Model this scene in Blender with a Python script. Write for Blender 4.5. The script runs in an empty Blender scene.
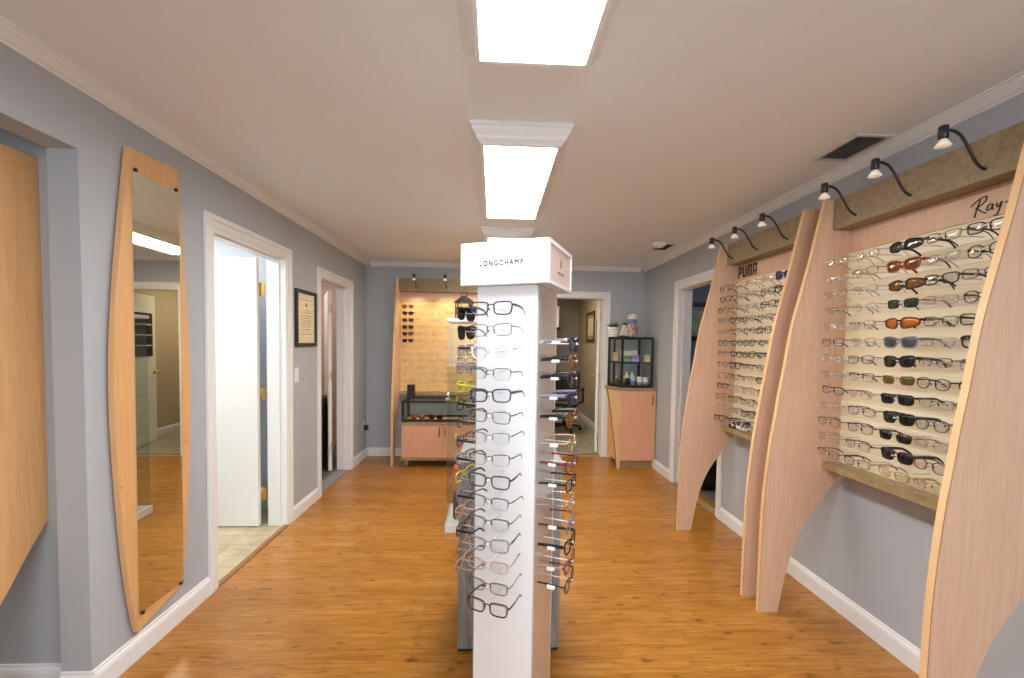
import bpy, bmesh, math, random
from mathutils import Vector, Matrix
random.seed(7)
PI = math.pi
sc = bpy.context.scene
COL = sc.collection

# ------------------------------------------------------------------ view / camera
sc.view_settings.view_transform = 'Standard'
sc.view_settings.look = 'None'
sc.view_settings.gamma = 1
sc.view_settings.use_curve_mapping = False
sc.view_settings.exposure = 0.74
sc.cycles.max_bounces = 10
sc.cycles.diffuse_bounces = 5
sc.cycles.glossy_bounces = 5
sc.cycles.transparent_max_bounces = 24
sc.cycles.sample_clamp_indirect = 6
sc.cycles.use_denoising = True

CAM_H = 1.4211
pitch, roll, yaw = -0.04134, -0.01493, -0.04399
Rm = Matrix.Rotation(yaw, 3, 'Z') @ Matrix.Rotation(pitch, 3, 'X') @ Matrix.Rotation(roll, 3, 'Y')
cd = bpy.data.cameras.new('camera')
cd.sensor_width = 36; cd.lens = 430 / 1024 * 36; cd.shift_y = 22.62 / 1024; cd.clip_start = .02
cam = bpy.data.objects.new('camera', cd); COL.objects.link(cam)
cr, cf, cu = Rm.col[0], Rm.col[1], Rm.col[2]
M = Matrix((( cr[0], cu[0], -cf[0], 0), (cr[1], cu[1], -cf[1], 0), (cr[2], cu[2], -cf[2], CAM_H), (0, 0, 0, 1)))
cam.matrix_world = M
sc.camera = cam

XL, XR, YB, YF, H = -1.5666, 1.8907, 5.383, -2.6, 2.40   # room

# ------------------------------------------------------------------ materials
def nodes(name):
    m = bpy.data.materials.new(name); m.use_nodes = True
    nt = m.node_tree; return m, nt, nt.nodes['Principled BSDF']
def mat(name, c, rough=.5, metal=0., spec=.5, emit=None, es=1., alpha=1., bump=0., bscale=200., var=0., vscale=8.):
    m, nt, b = nodes(name)
    b.inputs['Base Color'].default_value = (*c, 1); b.inputs['Roughness'].default_value = rough
    b.inputs['Metallic'].default_value = metal; b.inputs['Specular IOR Level'].default_value = spec
    b.inputs['Alpha'].default_value = alpha
    if emit: b.inputs['Emission Color'].default_value = (*emit, 1); b.inputs['Emission Strength'].default_value = es
    if bump or var:
        tc = nt.nodes.new('ShaderNodeTexCoord')
    if bump:
        n = nt.nodes.new('ShaderNodeTexNoise'); n.inputs['Scale'].default_value = bscale; n.inputs['Detail'].default_value = 3
        bp = nt.nodes.new('ShaderNodeBump'); bp.inputs['Strength'].default_value = bump; bp.inputs['Distance'].default_value = .01
        nt.links.new(tc.outputs['Object'], n.inputs['Vector'])
        nt.links.new(n.outputs['Fac'], bp.inputs['Height']); nt.links.new(bp.outputs['Normal'], b.inputs['Normal'])
    if var:
        n = nt.nodes.new('ShaderNodeTexNoise'); n.inputs['Scale'].default_value = vscale; n.inputs['Detail'].default_value = 6
        nt.links.new(tc.outputs['Object'], n.inputs['Vector'])
        mx = nt.nodes.new('ShaderNodeMixRGB'); mx.inputs['Color1'].default_value = (*[x * (1 - var) for x in c], 1)
        mx.inputs['Color2'].default_value = (*[min(1, x * (1 + var)) for x in c], 1)
        r = nt.nodes.new('ShaderNodeMapRange'); r.inputs['From Min'].default_value = .3; r.inputs['From Max'].default_value = .7
        nt.links.new(n.outputs['Fac'], r.inputs['Value']); nt.links.new(r.outputs['Result'], mx.inputs['Fac'])
        nt.links.new(mx.outputs['Color'], b.inputs['Base Color'])
    return m
def wood(name, c1, c2, stretch=(14, 14, 1.2), scale=5., rough=.4, coords='Object'):
    m, nt, b = nodes(name)
    tc = nt.nodes.new('ShaderNodeTexCoord'); mp = nt.nodes.new('ShaderNodeMapping'); mp.inputs['Scale'].default_value = stretch
    n = nt.nodes.new('ShaderNodeTexNoise'); n.inputs['Scale'].default_value = scale; n.inputs['Detail'].default_value = 8; n.inputs['Roughness'].default_value = .65
    n.inputs['Distortion'].default_value = .4
    r = nt.nodes.new('ShaderNodeValToRGB'); r.color_ramp.elements[0].position = .34; r.color_ramp.elements[1].position = .68
    r.color_ramp.elements[0].color = (*c1, 1); r.color_ramp.elements[1].color = (*c2, 1)
    nt.links.new(tc.outputs[coords], mp.inputs['Vector']); nt.links.new(mp.outputs['Vector'], n.inputs['Vector'])
    nt.links.new(n.outputs['Fac'], r.inputs['Fac']); nt.links.new(r.outputs['Color'], b.inputs['Base Color'])
    b.inputs['Roughness'].default_value = rough
    return m
def plank_floor(name, ca, cb, dark, bw=.95, rh=.085, rough=.27):
    m, nt, b = nodes(name); L = nt.links.new
    tc = nt.nodes.new('ShaderNodeTexCoord')
    br = nt.nodes.new('ShaderNodeTexBrick'); br.offset = .37; br.offset_frequency = 2; br.squash = 1
    br.inputs['Scale'].default_value = 1; br.inputs['Brick Width'].default_value = bw; br.inputs['Row Height'].default_value = rh
    br.inputs['Mortar Size'].default_value = .0009; br.inputs['Mortar Smooth'].default_value = .2
    br.inputs['Color1'].default_value = (*ca, 1); br.inputs['Color2'].default_value = (*cb, 1); br.inputs['Mortar'].default_value = (*[x * .55 for x in ca], 1)
    L(tc.outputs['Object'], br.inputs['Vector'])
    mp = nt.nodes.new('ShaderNodeMapping'); mp.inputs['Scale'].default_value = (1.3, 16, 1); L(tc.outputs['Object'], mp.inputs['Vector'])
    n = nt.nodes.new('ShaderNodeTexNoise'); n.inputs['Scale'].default_value = 3.2; n.inputs['Detail'].default_value = 9; n.inputs['Roughness'].default_value = .62; n.inputs['Distortion'].default_value = .8
    L(mp.outputs['Vector'], n.inputs['Vector'])
    r = nt.nodes.new('ShaderNodeValToRGB'); r.color_ramp.elements[0].position = .33; r.color_ramp.elements[1].position = .62
    r.color_ramp.elements[0].color = (*dark, 1); r.color_ramp.elements[1].color = (1.08, 1.08, 1.08, 1)
    L(n.outputs['Fac'], r.inputs['Fac'])
    mx = nt.nodes.new('ShaderNodeMixRGB'); mx.blend_type = 'MULTIPLY'; mx.inputs['Fac'].default_value = 1
    L(br.outputs['Color'], mx.inputs['Color1']); L(r.outputs['Color'], mx.inputs['Color2'])
    # small dark knots
    mp2 = nt.nodes.new('ShaderNodeMapping'); mp2.inputs['Scale'].default_value = (5, 14, 1); L(tc.outputs['Object'], mp2.inputs['Vector'])
    n2 = nt.nodes.new('ShaderNodeTexNoise'); n2.inputs['Scale'].default_value = 2.1; n2.inputs['Detail'].default_value = 4; L(mp2.outputs['Vector'], n2.inputs['Vector'])
    r2 = nt.nodes.new('ShaderNodeValToRGB'); r2.color_ramp.elements[0].position = .26; r2.color_ramp.elements[1].position = .40
    r2.color_ramp.elements[0].color = (.45, .38, .30, 1); r2.color_ramp.elements[1].color = (1, 1, 1, 1); L(n2.outputs['Fac'], r2.inputs['Fac'])
    mx2 = nt.nodes.new('ShaderNodeMixRGB'); mx2.blend_type = 'MULTIPLY'; mx2.inputs['Fac'].default_value = 1
    L(mx.outputs['Color'], mx2.inputs['Color1']); L(r2.outputs['Color'], mx2.inputs['Color2'])
    L(mx2.outputs['Color'], b.inputs['Base Color'])
    b.inputs['Roughness'].default_value = rough; b.inputs['Specular IOR Level'].default_value = .45
    return m
def tile_floor(name, ca, cb, size=.45):
    m, nt, b = nodes(name); L = nt.links.new
    tc = nt.nodes.new('ShaderNodeTexCoord'); br = nt.nodes.new('ShaderNodeTexBrick'); br.offset = 0.5
    br.inputs['Scale'].default_value = 1; br.inputs['Brick Width'].default_value = size * 2; br.inputs['Row Height'].default_value = size / 2
    br.inputs['Mortar Size'].default_value = .003
    br.inputs['Color1'].default_value = (*ca, 1); br.inputs['Color2'].default_value = (*cb, 1); br.inputs['Mortar'].default_value = (*[x * .6 for x in ca], 1)
    L(tc.outputs['Object'], br.inputs['Vector'])
    n = nt.nodes.new('ShaderNodeTexNoise'); n.inputs['Scale'].default_value = 7; n.inputs['Detail'].default_value = 6; L(tc.outputs['Object'], n.inputs['Vector'])
    r = nt.nodes.new('ShaderNodeValToRGB'); r.color_ramp.elements[0].position = .3; r.color_ramp.elements[1].position = .7
    r.color_ramp.elements[0].color = (.7, .7, .7, 1); r.color_ramp.elements[1].color = (1.15, 1.15, 1.15, 1); L(n.outputs['Fac'], r.inputs['Fac'])
    mx = nt.nodes.new('ShaderNodeMixRGB'); mx.blend_type = 'MULTIPLY'; mx.inputs['Fac'].default_value = 1
    L(br.outputs['Color'], mx.inputs['Color1']); L(r.outputs['Color'], mx.inputs['Color2']); L(mx.outputs['Color'], b.inputs['Base Color'])
    b.inputs['Roughness'].default_value = .35
    return m
def glass(name, tint=(1, 1, 1), base=.05, rough=.03, k=.45):
    m = bpy.data.materials.new(name); m.use_nodes = True; nt = m.node_tree; nt.nodes.clear(); L = nt.links.new
    o = nt.nodes.new('ShaderNodeOutputMaterial'); t = nt.nodes.new('ShaderNodeBsdfTransparent'); t.inputs['Color'].default_value = (*tint, 1)
    g = nt.nodes.new('ShaderNodeBsdfGlossy'); g.inputs['Roughness'].default_value = rough
    f = nt.nodes.new('ShaderNodeFresnel'); f.inputs['IOR'].default_value = 1.30
    a = nt.nodes.new('ShaderNodeMath'); a.operation = 'MULTIPLY_ADD'; a.inputs[1].default_value = k; a.inputs[2].default_value = base * .4
    mx = nt.nodes.new('ShaderNodeMixShader')
    L(f.outputs['Fac'], a.inputs[0]); L(a.outputs['Value'], mx.inputs['Fac']); L(t.outputs['BSDF'], mx.inputs[1]); L(g.outputs['BSDF'], mx.inputs[2]); L(mx.outputs['Shader'], o.inputs['Surface'])
    return m

W_ = (.43, .465, .51)
m_wall = mat('wall_paint', W_, .55, bump=.06, bscale=160)
m_ceil = mat('ceiling_paint', (.81, .86, .92), .7, bump=.05, bscale=120)
m_trim = mat('white_trim', (.80, .81, .82), .38)
m_floor = plank_floor('oak_laminate', (.385, .165, .024), (.455, .205, .036), (.70, .60, .50))
m_tile = tile_floor('grey_tile', (.30, .27, .21), (.36, .33, .26))
m_cream_floor = tile_floor('cream_plank_vinyl', (.50, .42, .25), (.56, .48, .30), .3)
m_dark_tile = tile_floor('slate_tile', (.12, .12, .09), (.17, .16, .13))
m_maple = wood('maple_laminate', (.64, .41, .275), (.73, .49, .345), (16, 16, 1.0), 4., .42)  # maple with the pinkish light mixed into its colour
m_board = wood('maple_honey_lit', (.66, .36, .15), (.74, .44, .20), (16, 16, 1.0), 4., .42)  # same maple, its yellower light put into the colour
m_edge = wood('maple_edge', (.74, .46, .22), (.80, .53, .28), (4, 4, 1), 3., .45)
m_door_wood = wood('peach_maple_door', (.70, .36, .22), (.78, .44, .28), (16, 16, 1.0), 4., .42)
m_valance = mat('brown_stone_laminate', (.27, .20, .118), .5, var=.22, vscale=55)
m_shelf = mat('tan_stone_laminate', (.36, .26, .13), .45, var=.25, vscale=30)
m_cream = mat('cream_panel', (.84, .74, .52), .5)
m_tan = mat('tan_panel', (.80, .53, .24), .5, var=.08, vscale=18)
m_rail = mat('cream_rail', (.88, .80, .64), .4)
m_white = mat('white_lacquer', (.80, .80, .815), .3)
m_rod = mat('white_rod', (.70, .70, .68), .25)
m_black = mat('black_plastic', (.012, .012, .013), .35)
m_black_metal = mat('black_metal', (.015, .015, .016), .45, metal=.3)
m_dark = mat('dark_recess', (.02, .018, .016), .8)
m_mirror = mat('mirror_glass', (.80, .79, .70), .012, metal=1.)
m_face_mirror = mat('grey_mirror_panel', (.66, .65, .65), .06, metal=.45)
m_chrome = mat('chrome', (.7, .7, .7), .15, metal=1.)
m_alu = mat('aluminium', (.42, .43, .39), .4, metal=.4)
m_brass = mat('brass', (.55, .36, .08), .3, metal=.9)
m_paper = mat('cream_paper', (.86, .80, .62), .8, var=.08, vscale=40)
m_ink = mat('ink', (.03, .028, .025), .6)
m_grey_text = mat('grey_letters', (.10, .10, .105), .5)
m_glass = glass('clear_glass', (.985, .995, .988), .02, k=.25)
m_showglass = glass('showcase_glass', (.93, .955, .938), .015, k=.2)
m_lens = glass('clear_lens', (.972, .976, .98), .04)
m_weather = wood('weathered_grey_wood', (.17, .17, .17), (.36, .36, .355), (22, 22, 1.2), 4., .6)
m_pinkpanel = mat('rose_panel', (.74, .56, .50), .35)
m_bulb = mat('lamp_bulb', (.85, .82, .72), .15, emit=(1, .85, .6), es=.12)
m_diff = mat('light_diffuser', (.9, .9, .9), .5, emit=(1, .95, .88), es=16)
m_diff_cool = mat('light_diffuser_cool', (.9, .9, .9), .5, emit=(.90, .95, 1.0), es=21)
m_diff_warm = mat('light_diffuser_warm', (.9, .9, .9), .5, emit=(1, .87, .70), es=14)
m_diff_back = mat('light_diffuser_back', (.9, .9, .9), .5, emit=(1, .88, .70), es=5)
m_threshold = wood('threshold_oak', (.22, .10, .035), (.30, .15, .06), (2, 14, 2), 4., .4)
m_doorwhite = mat('white_door_paint', (.84, .84, .82), .4)

# ------------------------------------------------------------------ mesh builder
class MB:
    def __init__(s): s.v = []; s.f = []; s.mi = []; s.sm = []
    def add(s, vs, fs, mi=0, smooth=False, T=None):
        k = len(s.v)
        if T is not None: vs = [T @ Vector(v) for v in vs]
        s.v += [tuple(v) for v in vs]
        for f in fs: s.f.append([k + i for i in f]); s.mi.append(mi); s.sm.append(smooth)
        return s
    def box(s, x0, x1, y0, y1, z0, z1, mi=0, T=None):
        v = [(x, y, z) for z in (z0, z1) for y in (y0, y1) for x in (x0, x1)]
        return s.add(v, [(0, 2, 3, 1), (4, 5, 7, 6), (0, 1, 5, 4), (2, 6, 7, 3), (0, 4, 6, 2), (1, 3, 7, 5)], mi, False, T)
    def prism(s, poly, plane, a, b, mi=0, smooth=False, T=None):
        # poly: 2D points; plane 'yz','xz','xy'; a..b the extrusion range
        def P(p, t): return {'yz': (t, p[0], p[1]), 'xz': (p[0], t, p[1]), 'xy': (p[0], p[1], t)}[plane]
        n = len(poly); v = [P(p, a) for p in poly] + [P(p, b) for p in poly]
        s.add(v, [tuple(range(n))[::-1], tuple(range(n, 2 * n))], mi, False, T)
        k = len(s.v) - 2 * n
        for i in range(n):
            j = (i + 1) % n; s.f.append([k + i, k + j, k + n + j, k + n + i]); s.mi.append(mi); s.sm.append(smooth)
        return s
    def tube(s, pts, r, n=8, mi=0, closed=False, T=None, cap=True, rz=None, up=(0, 0, 1)):
        # sweep; r may be a number, a list per point; rz = second radius (elliptic / flat section)
        pts = [Vector(p) for p in pts]; N = len(pts); v = []; f = []
        for i, p in enumerate(pts):
            a = pts[(i - 1) % N] if (closed or i > 0) else p; b = pts[(i + 1) % N] if (closed or i < N - 1) else p
            t = (b - a).normalized(); u = Vector(up)
            if abs(t.dot(u)) > .97: u = Vector((0, 1, 0)) if abs(t.y) < .9 else Vector((1, 0, 0))
            x = t.cross(u).normalized(); y = x.cross(t).normalized()
            ra = r[i] if isinstance(r, (list, tuple)) else r; rb = (rz[i] if isinstance(rz, (list, tuple)) else rz) if rz is not None else ra
            for k in range(n):
                q = 2 * PI * (k + .5) / n; v.append(p + x * ra * math.cos(q) + y * rb * math.sin(q))
        for i in range(N if closed else N - 1):
            for k in range(n):
                j = (i + 1) % N; f.append((i * n + k, i * n + (k + 1) % n, j * n + (k + 1) % n, j * n + k))
        if not closed and cap: f.append(tuple(range(n))[::-1]); f.append(tuple(range((N - 1) * n, N * n)))
        return s.add(v, f, mi, n > 4, T)
    def cyl(s, p0, p1, r0, r1=None, n=16, mi=0, T=None): return s.tube([p0, p1], [r0, r0 if r1 is None else r1], n, mi, T=T)
    def lathe(s, prof, c=(0, 0, 0), n=20, mi=0, T=None):
        v = []; f = []
        for (r, z) in prof:
            for k in range(n): a = 2 * PI * k / n; v.append((c[0] + r * math.cos(a), c[1] + r * math.sin(a), c[2] + z))
        for i in range(len(prof) - 1):
            for k in range(n): f.append((i * n + k, i * n + (k + 1) % n, (i + 1) * n + (k + 1) % n, (i + 1) * n + k))
        f.append(tuple(range(n))[::-1]); f.append(tuple(range((len(prof) - 1) * n, len(prof) * n)))
        return s.add(v, f, mi, True, T)
    def mesh(s, name, mats):
        me = bpy.data.meshes.new(name); me.from_pydata(s.v, [], s.f); me.update()
        me.polygons.foreach_set('material_index', s.mi); me.polygons.foreach_set('use_smooth', s.sm)
        for m in (mats if isinstance(mats, (list, tuple)) else [mats]): me.materials.append(m)
        bm = bmesh.new(); bm.from_mesh(me); bmesh.ops.recalc_face_normals(bm, faces=bm.faces); bm.to_mesh(me); bm.free()
        return me
    def build(s, name, mats, parent=None, bevel=0., loc=None, seg=2):
        o = bpy.data.objects.new(name, s.mesh(name, mats)); COL.objects.link(o)
        if parent: o.parent = parent
        if loc: o.location = loc
        if bevel:
            b = o.modifiers.new('bevel', 'BEVEL'); b.width = bevel; b.segments = seg; b.limit_method = 'ANGLE'; b.angle_limit = .6
        return o
def tag(o, label, cat, group=None, kind=None):
    o['label'] = label; o['category'] = cat
    if group: o['group'] = group
    if kind: o['kind'] = kind
    return o
def empty(name, loc=(0, 0, 0), rz=0, label=None, cat=None, group=None):
    o = bpy.data.objects.new(name, None); COL.objects.link(o); o.location = loc; o.rotation_euler = (0, 0, rz); o.empty_display_size = .1
    if label: tag(o, label, cat, group)
    return o
def struct(o, label=None, cat=None):
    o['kind'] = 'structure'
    if label: o['label'] = label; o['category'] = cat
    return o
def text_mesh(s, size, mat_, name, parent, T, extrude=.0008, spacing=1., offset=0., shear=0., sx=1., bev=0.):
    cu_ = bpy.data.curves.new(name, 'FONT'); cu_.body = s; cu_.size = size; cu_.extrude = extrude; cu_.space_character = spacing
    cu_.align_x = 'CENTER'; cu_.align_y = 'CENTER'; cu_.offset = offset; cu_.shear = shear; cu_.resolution_u = 4; cu_.bevel_depth = bev; cu_.bevel_resolution = 0
    t = bpy.data.objects.new(name, cu_); COL.objects.link(t)
    dg = bpy.context.evaluated_depsgraph_get(); me = bpy.data.meshes.new_from_object(t.evaluated_get(dg))
    bpy.data.objects.remove(t); me.name = name
    me.transform(T @ Matrix.Diagonal((sx, 1, 1, 1))); me.materials.clear(); me.materials.append(mat_)
    o = bpy.data.objects.new(name, me); COL.objects.link(o); o.parent = parent
    return o
def catmull(pts, k=6):
    out = []; P = [Vector(p) for p in pts]; n = len(P)
    for i in range(n - 1):
        a, b, c, d = P[max(i - 1, 0)], P[i], P[i + 1], P[min(i + 2, n - 1)]
        for j in range(k):
            t = j / k; out.append(.5 * ((2 * b) + (c - a) * t + (2 * a - 5 * b + 4 * c - d) * t * t + (3 * b - a - 3 * c + d) * t ** 3))
    out.append(P[-1]); return out

# ------------------------------------------------------------------ ROOM SHELL
TW = .14
def wall_y(name, x0, x1, segs, label):       # wall running along y; segs (y0,y1,z0,z1)
    b = MB()
    for y0, y1, z0, z1 in segs: b.box(x0, x1, y0, y1, z0, z1)
    return struct(b.build(name, m_wall), label, 'wall')
D1, D2, D3 = (2.475, 3.335, 2.045), (3.965, 4.782, 2.01), (3.475, 4.355, 2.02)
DB = (.59, 1.40, 2.02)
NY0, NY1, NZ, ND = .30, 1.715, 2.128, .114
b = MB()
for seg in [(YF, NY0, 0, H), (NY0, NY1, NZ, H)]: b.box(XL - ND, XL, *seg)
AY, AX = 1.762, -3.0      # alcove beyond the wide opening in the left wall
b.box(XL - ND, XL, NY1, AY, 0, H)
for seg in [(AY, D1[0], 0, H), (D1[0], D1[1], D1[2], H), (D1[1], D2[0], 0, H), (D2[0], D2[1], D2[2], H), (D2[1], YB + TW, 0, H)]:
    b.box(XL - TW, XL, *seg)
struct(b.build('wall_left', m_wall))
b = MB(); b.box(AX, XL - TW, AY, AY + .1, 0, H); b.box(AX - .1, AX, NY0 - .1, AY + .1, 0, H); b.box(AX, XL - ND, NY0 - .1, NY0, 0, H)
struct(b.build('wall_alcove', m_wall))
b = MB(); b.box(AX, XL - TW, NY0 - .1, AY, -.06, 0); struct(b.build('floor_alcove', m_floor))
b = MB()
for seg in [(YF, D3[0], 0, H), (D3[0], D3[1], D3[2], H), (D3[1], YB + TW, 0, H)]: b.box(XR, XR + TW, *seg)
struct(b.build('wall_right', m_wall))
b = MB(); b.box(XL, DB[0], YB, YB + TW, 0, H); b.box(DB[0], DB[1], YB, YB + TW, DB[2], H); b.box(DB[1], XR, YB, YB + TW, 0, H)
struct(b.build('wall_back', m_wall))
# wall behind the camera; its window is invented to let fill light in
WX0, WX1, WZ0, WZ1 = -1.1, 1.4, .85, 2.1
b = MB(); b.box(XL, XR, YF - TW, YF, 0, WZ0); b.box(XL, XR, YF - TW, YF, WZ1, H); b.box(XL, WX0, YF - TW, YF, WZ0, WZ1); b.box(WX1, XR, YF - TW, YF, WZ0, WZ1)
struct(b.build('wall_front', m_wall))
b = MB()
for a in ((WX0, WX0 + .05, WZ0, WZ1), (WX1 - .05, WX1, WZ0, WZ1), (WX0 + .05, WX1 - .05, WZ0, WZ0 + .05), (WX0 + .05, WX1 - .05, WZ1 - .05, WZ1), (.12, .18, WZ0 + .05, WZ1 - .05)):
    b.box(a[0], a[1], YF - .09, YF - .03, a[2], a[3])
wf = struct(b.build('added_window_1', m_trim))
b = MB(); b.box(WX0 + .05, .12, YF - .063, YF - .057, WZ0 + .05, WZ1 - .05); b.box(.18, WX1 - .05, YF - .063, YF - .057, WZ0 + .05, WZ1 - .05)
b.build('pane', m_glass, wf)
b = MB(); b.box(XL - TW, XR + TW, YF - TW, YB + TW, -.06, 0)
struct(b.build('floor', m_floor))
b = MB(); b.box(XL - 1.9, XR + 2.2, YF - TW, 9.2, H, H + .06)
struct(b.build('ceiling', m_ceil))

# crown moulding and baseboards (profile: d = out from wall, z)
CROWN = [(0, H - .052), (.007, H - .052), (.009, H - .045), (.019, H - .039), (.033, H - .021), (.041, H - .015), (.042, H - .008), (.052, H - .006), (.052, H), (0, H)]
BASE = [(0, 0), (.014, 0), (.014, .075), (.011, .088), (.006, .094), (.005, .104), (0, .106)]
b = MB(); b.prism([(XL + d, z) for d, z in CROWN], 'xz', YF, YB); struct(b.build('trim_1', m_trim))
b = MB(); b.prism([(XR - d, z) for d, z in CROWN], 'xz', YF, YB); struct(b.build('trim_2', m_trim))
b = MB(); b.prism([(YB - d, z) for d, z in CROWN], 'yz', XL + .052, XR - .052); struct(b.build('trim_3', m_trim))
CW = .068
b = MB()
for y0, y1 in ((YF, NY0), (NY1, D1[0] - CW), (D1[1] + CW, D2[0] - CW), (D2[1] + CW, YB)): b.prism([(XL + d, z) for d, z in BASE], 'xz', y0, y1)
b.prism([(NY1 - d, z) for d, z in BASE], 'yz', XL - ND, XL + .014); b.prism([(AY - d, z) for d, z in BASE], 'yz', AX, XL - ND)
struct(b.build('baseboard_left', m_trim))
b = MB()
for y0, y1 in ((YF, D3[0] - CW), (D3[1] + CW, YB)): b.prism([(XR - d, z) for d, z in BASE], 'xz', y0, y1)
struct(b.build('baseboard_right', m_trim))
b = MB()
for x0, x1 in ((XL + .014, DB[0] - CW), (DB[1] + CW, XR - .014)): b.prism([(YB - d, z) for d, z in BASE], 'yz', x0, x1)
struct(b.build('baseboard_back', m_trim))

# door casings + jambs
def casing(name, wall, sgn, o):             # opening o=(a,b,top) in a wall along y at x=wall; sgn: room side direction
    b = MB(); a, c, t = o
    def bx(u0, u1, d0, d1, z0, z1): b.box(*sorted((wall + sgn * d0, wall + sgn * d1)), u0, u1, z0, z1)
    for off, th, w0, w1 in ((0, .012, 0, CW * .55), (0, .018, CW * .55, CW)):
        bx(a - w1, a - w0, 0, th, 0, t + w0); bx(c + w0, c + w1, 0, th, 0, t + w0); bx(a - w1, c + w1, 0, th, t + w0, t + w1)
    j = .016
    bx(a, a + j, -TW, .006, 0, t); bx(c - j, c, -TW, .006, 0, t); bx(a + j, c - j, -TW, .006, t - j, t)
    bx(a + j, a + j + .01, -.075, -.04, 0, t - j); bx(c - j - .01, c - j, -.075, -.04, 0, t - j); bx(a + j + .01, c - j - .01, -.075, -.04, t - j - .01, t - j)
    return struct(b.build(name, m_trim, bevel=.002, seg=1))
casing('trim_4', XL, 1, D1); casing('trim_5', XL, 1, D2); casing('trim_6', XR, -1, D3)
b = MB(); a, c, t = DB
for th, w0, w1 in ((.012, 0, CW * .55), (.018, CW * .55, CW)):
    b.box(a - w1, a - w0, YB - th, YB, 0, t + w0); b.box(c + w0, c + w1, YB - th, YB, 0, t + w0); b.box(a - w1, c + w1, YB - th, YB, t + w0, t + w1)
j = .016
b.box(a, a + j, YB - .006, YB + TW, 0, t); b.box(c - j, c, YB - .006, YB + TW, 0, t); b.box(a + j, c - j, YB - .006, YB + TW, t - j, t)
struct(b.build('trim_7', m_trim, bevel=.002, seg=1))

# doors
def make_door(name, hinge, ang, width, hz, brass_pos, knob=True, height=2.0):
    d = empty(name, hinge, ang); d['kind'] = 'structure'
    MB().box(.004, width, -.018, .018, .012, height).build('door_panel', m_doorwhite, d, bevel=.002, seg=1)
    for z in hz:
        b = MB(); b.box(-.034, .004, -.0215, -.0185, z - .05, z + .05); b.cyl((0, -.022, z - .052), (0, -.022, z + .052), .008, n=10); b.box(.004, .032, -.0205, -.0185, z - .05, z + .05)
        b.build('hinge', m_brass, d)
    if knob:
        b = MB()
        for s in (-1, 1):
            b.cyl((width - .06, s * .018, .96), (width - .06, s * .024, .96), .03, n=16); b.cyl((width - .06, s * .02, .96), (width - .06, s * .05, .96), .011, n=10)
            b.lathe([(.012, 0), (.026, .008), (.028, .02), (.018, .032), (.004, .035)], T=Matrix.Translation((width - .06, s * .045, .96)) @ Matrix.Rotation(-s * PI / 2, 4, 'X'), n=14)
        b.build('door_handle', m_brass, d)
    return d
make_door('door_1', (XL - .185, 3.298, 0), PI + .0, .78, (.25, 1.02, 1.8), 1, height=2.03)
make_door('door_2', (XL - .185, 4.70, 0), PI / 2 + .42, .74, (.28, 1.05, 1.78), 1, height=1.97)
make_door('door_3', (DB[1] - .0375, YB + TW + .03, 0), PI / 2 - .235, .76, (.22, 1.0, 1.8), 1)

# thresholds
b = MB(); b.prism([(XL - .022, 0), (XL + .016, 0), (XL + .012, .008), (XL - .016, .012)], 'xz', D1[0] + .016, D1[1] - .016)
struct(b.build('trim_8', m_threshold))
b = MB(); b.box(XL - TW, XL - .01, D2[0] + .016, D2[1] - .016, 0, .008); struct(b.build('trim_9', m_weather))
b = MB(); b.box(DB[0] + .016, DB[1] - .016, YB - .01, YB + .05, 0, .008); struct(b.build('trim_10', m_shelf))
b = MB(); b.box(XR - .004, XR + .06, D3[0] + .016, D3[1] - .016, 0, .008); struct(b.build('trim_11', m_shelf))

# ------------------------------------------------------------------ NEIGHBOURING ROOMS (seen through the doors)
m_room1 = mat('pale_room_paint', (.68, .72, .76), .6)
m_room2 = mat('pink_beige_paint', (.50, .36, .30), .6)
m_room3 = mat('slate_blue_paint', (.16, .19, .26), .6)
m_hall = mat('hall_beige_paint', (.52, .43, .32), .6)
m_hall_grey = mat('hall_grey_paint', (.33, .30, .26), .6)
LX = XL - TW
b = MB(); b.box(LX - 1.7, LX, 1.9, 3.78, -.06, .004); b.box(LX, XL - .022, D1[0] + .016, D1[1] - .016, -.002, .004); struct(b.build('floor_left_room', m_cream_floor))
b = MB(); b.box(LX - 1.8, LX - 1.7, 1.9, 3.7, 0, H); b.box(LX - 1.8, LX, 1.863, 1.9, 0, H); b.box(LX - 1.8, LX, 3.7, 3.78, 0, H); struct(b.build('wall_left_room', m_room1))
b = MB(); b.box(LX - 1.7, LX, 3.78, 6.0, -.06, .002); struct(b.build('floor_far_left_room', m_dark_tile))
b = MB(); b.box(LX - 1.8, LX - 1.7, 3.78, 6.1, 0, H); b.box(LX - 1.8, LX, 6.0, 6.1, 0, H); struct(b.build('wall_far_left_room', m_room2))
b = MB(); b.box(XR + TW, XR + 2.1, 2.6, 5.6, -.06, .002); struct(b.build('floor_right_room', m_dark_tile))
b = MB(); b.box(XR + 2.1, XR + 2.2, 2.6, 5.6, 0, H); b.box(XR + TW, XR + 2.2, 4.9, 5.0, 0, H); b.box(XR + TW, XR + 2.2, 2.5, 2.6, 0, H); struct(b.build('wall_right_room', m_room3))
HX0, HX1, HY = -.35, 1.72, 8.65
b = MB(); b.box(HX0 - .1, HX1 + .1, YB + TW, HY + .1, -.06, .002); struct(b.build('floor_hall', m_tile))
b = MB(); b.box(HX1, HX1 + .1, YB + TW, HY, 0, H); struct(b.build('wall_hall_right', m_hall))
b = MB(); b.box(HX0 - .1, HX0, YB + TW, HY, 0, H); b.box(HX0 - .1, HX1 + .1, HY, HY + .1, 0, H); struct(b.build('wall_hall_back', m_hall_grey))
b = MB(); b.prism([(HX1 - d, z) for d, z in BASE], 'xz', YB + TW, HY); b.prism([(HY - d, z) for d, z in BASE], 'yz', HX0, HX1 - .014); struct(b.build('baseboard_hall', m_trim))

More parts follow.
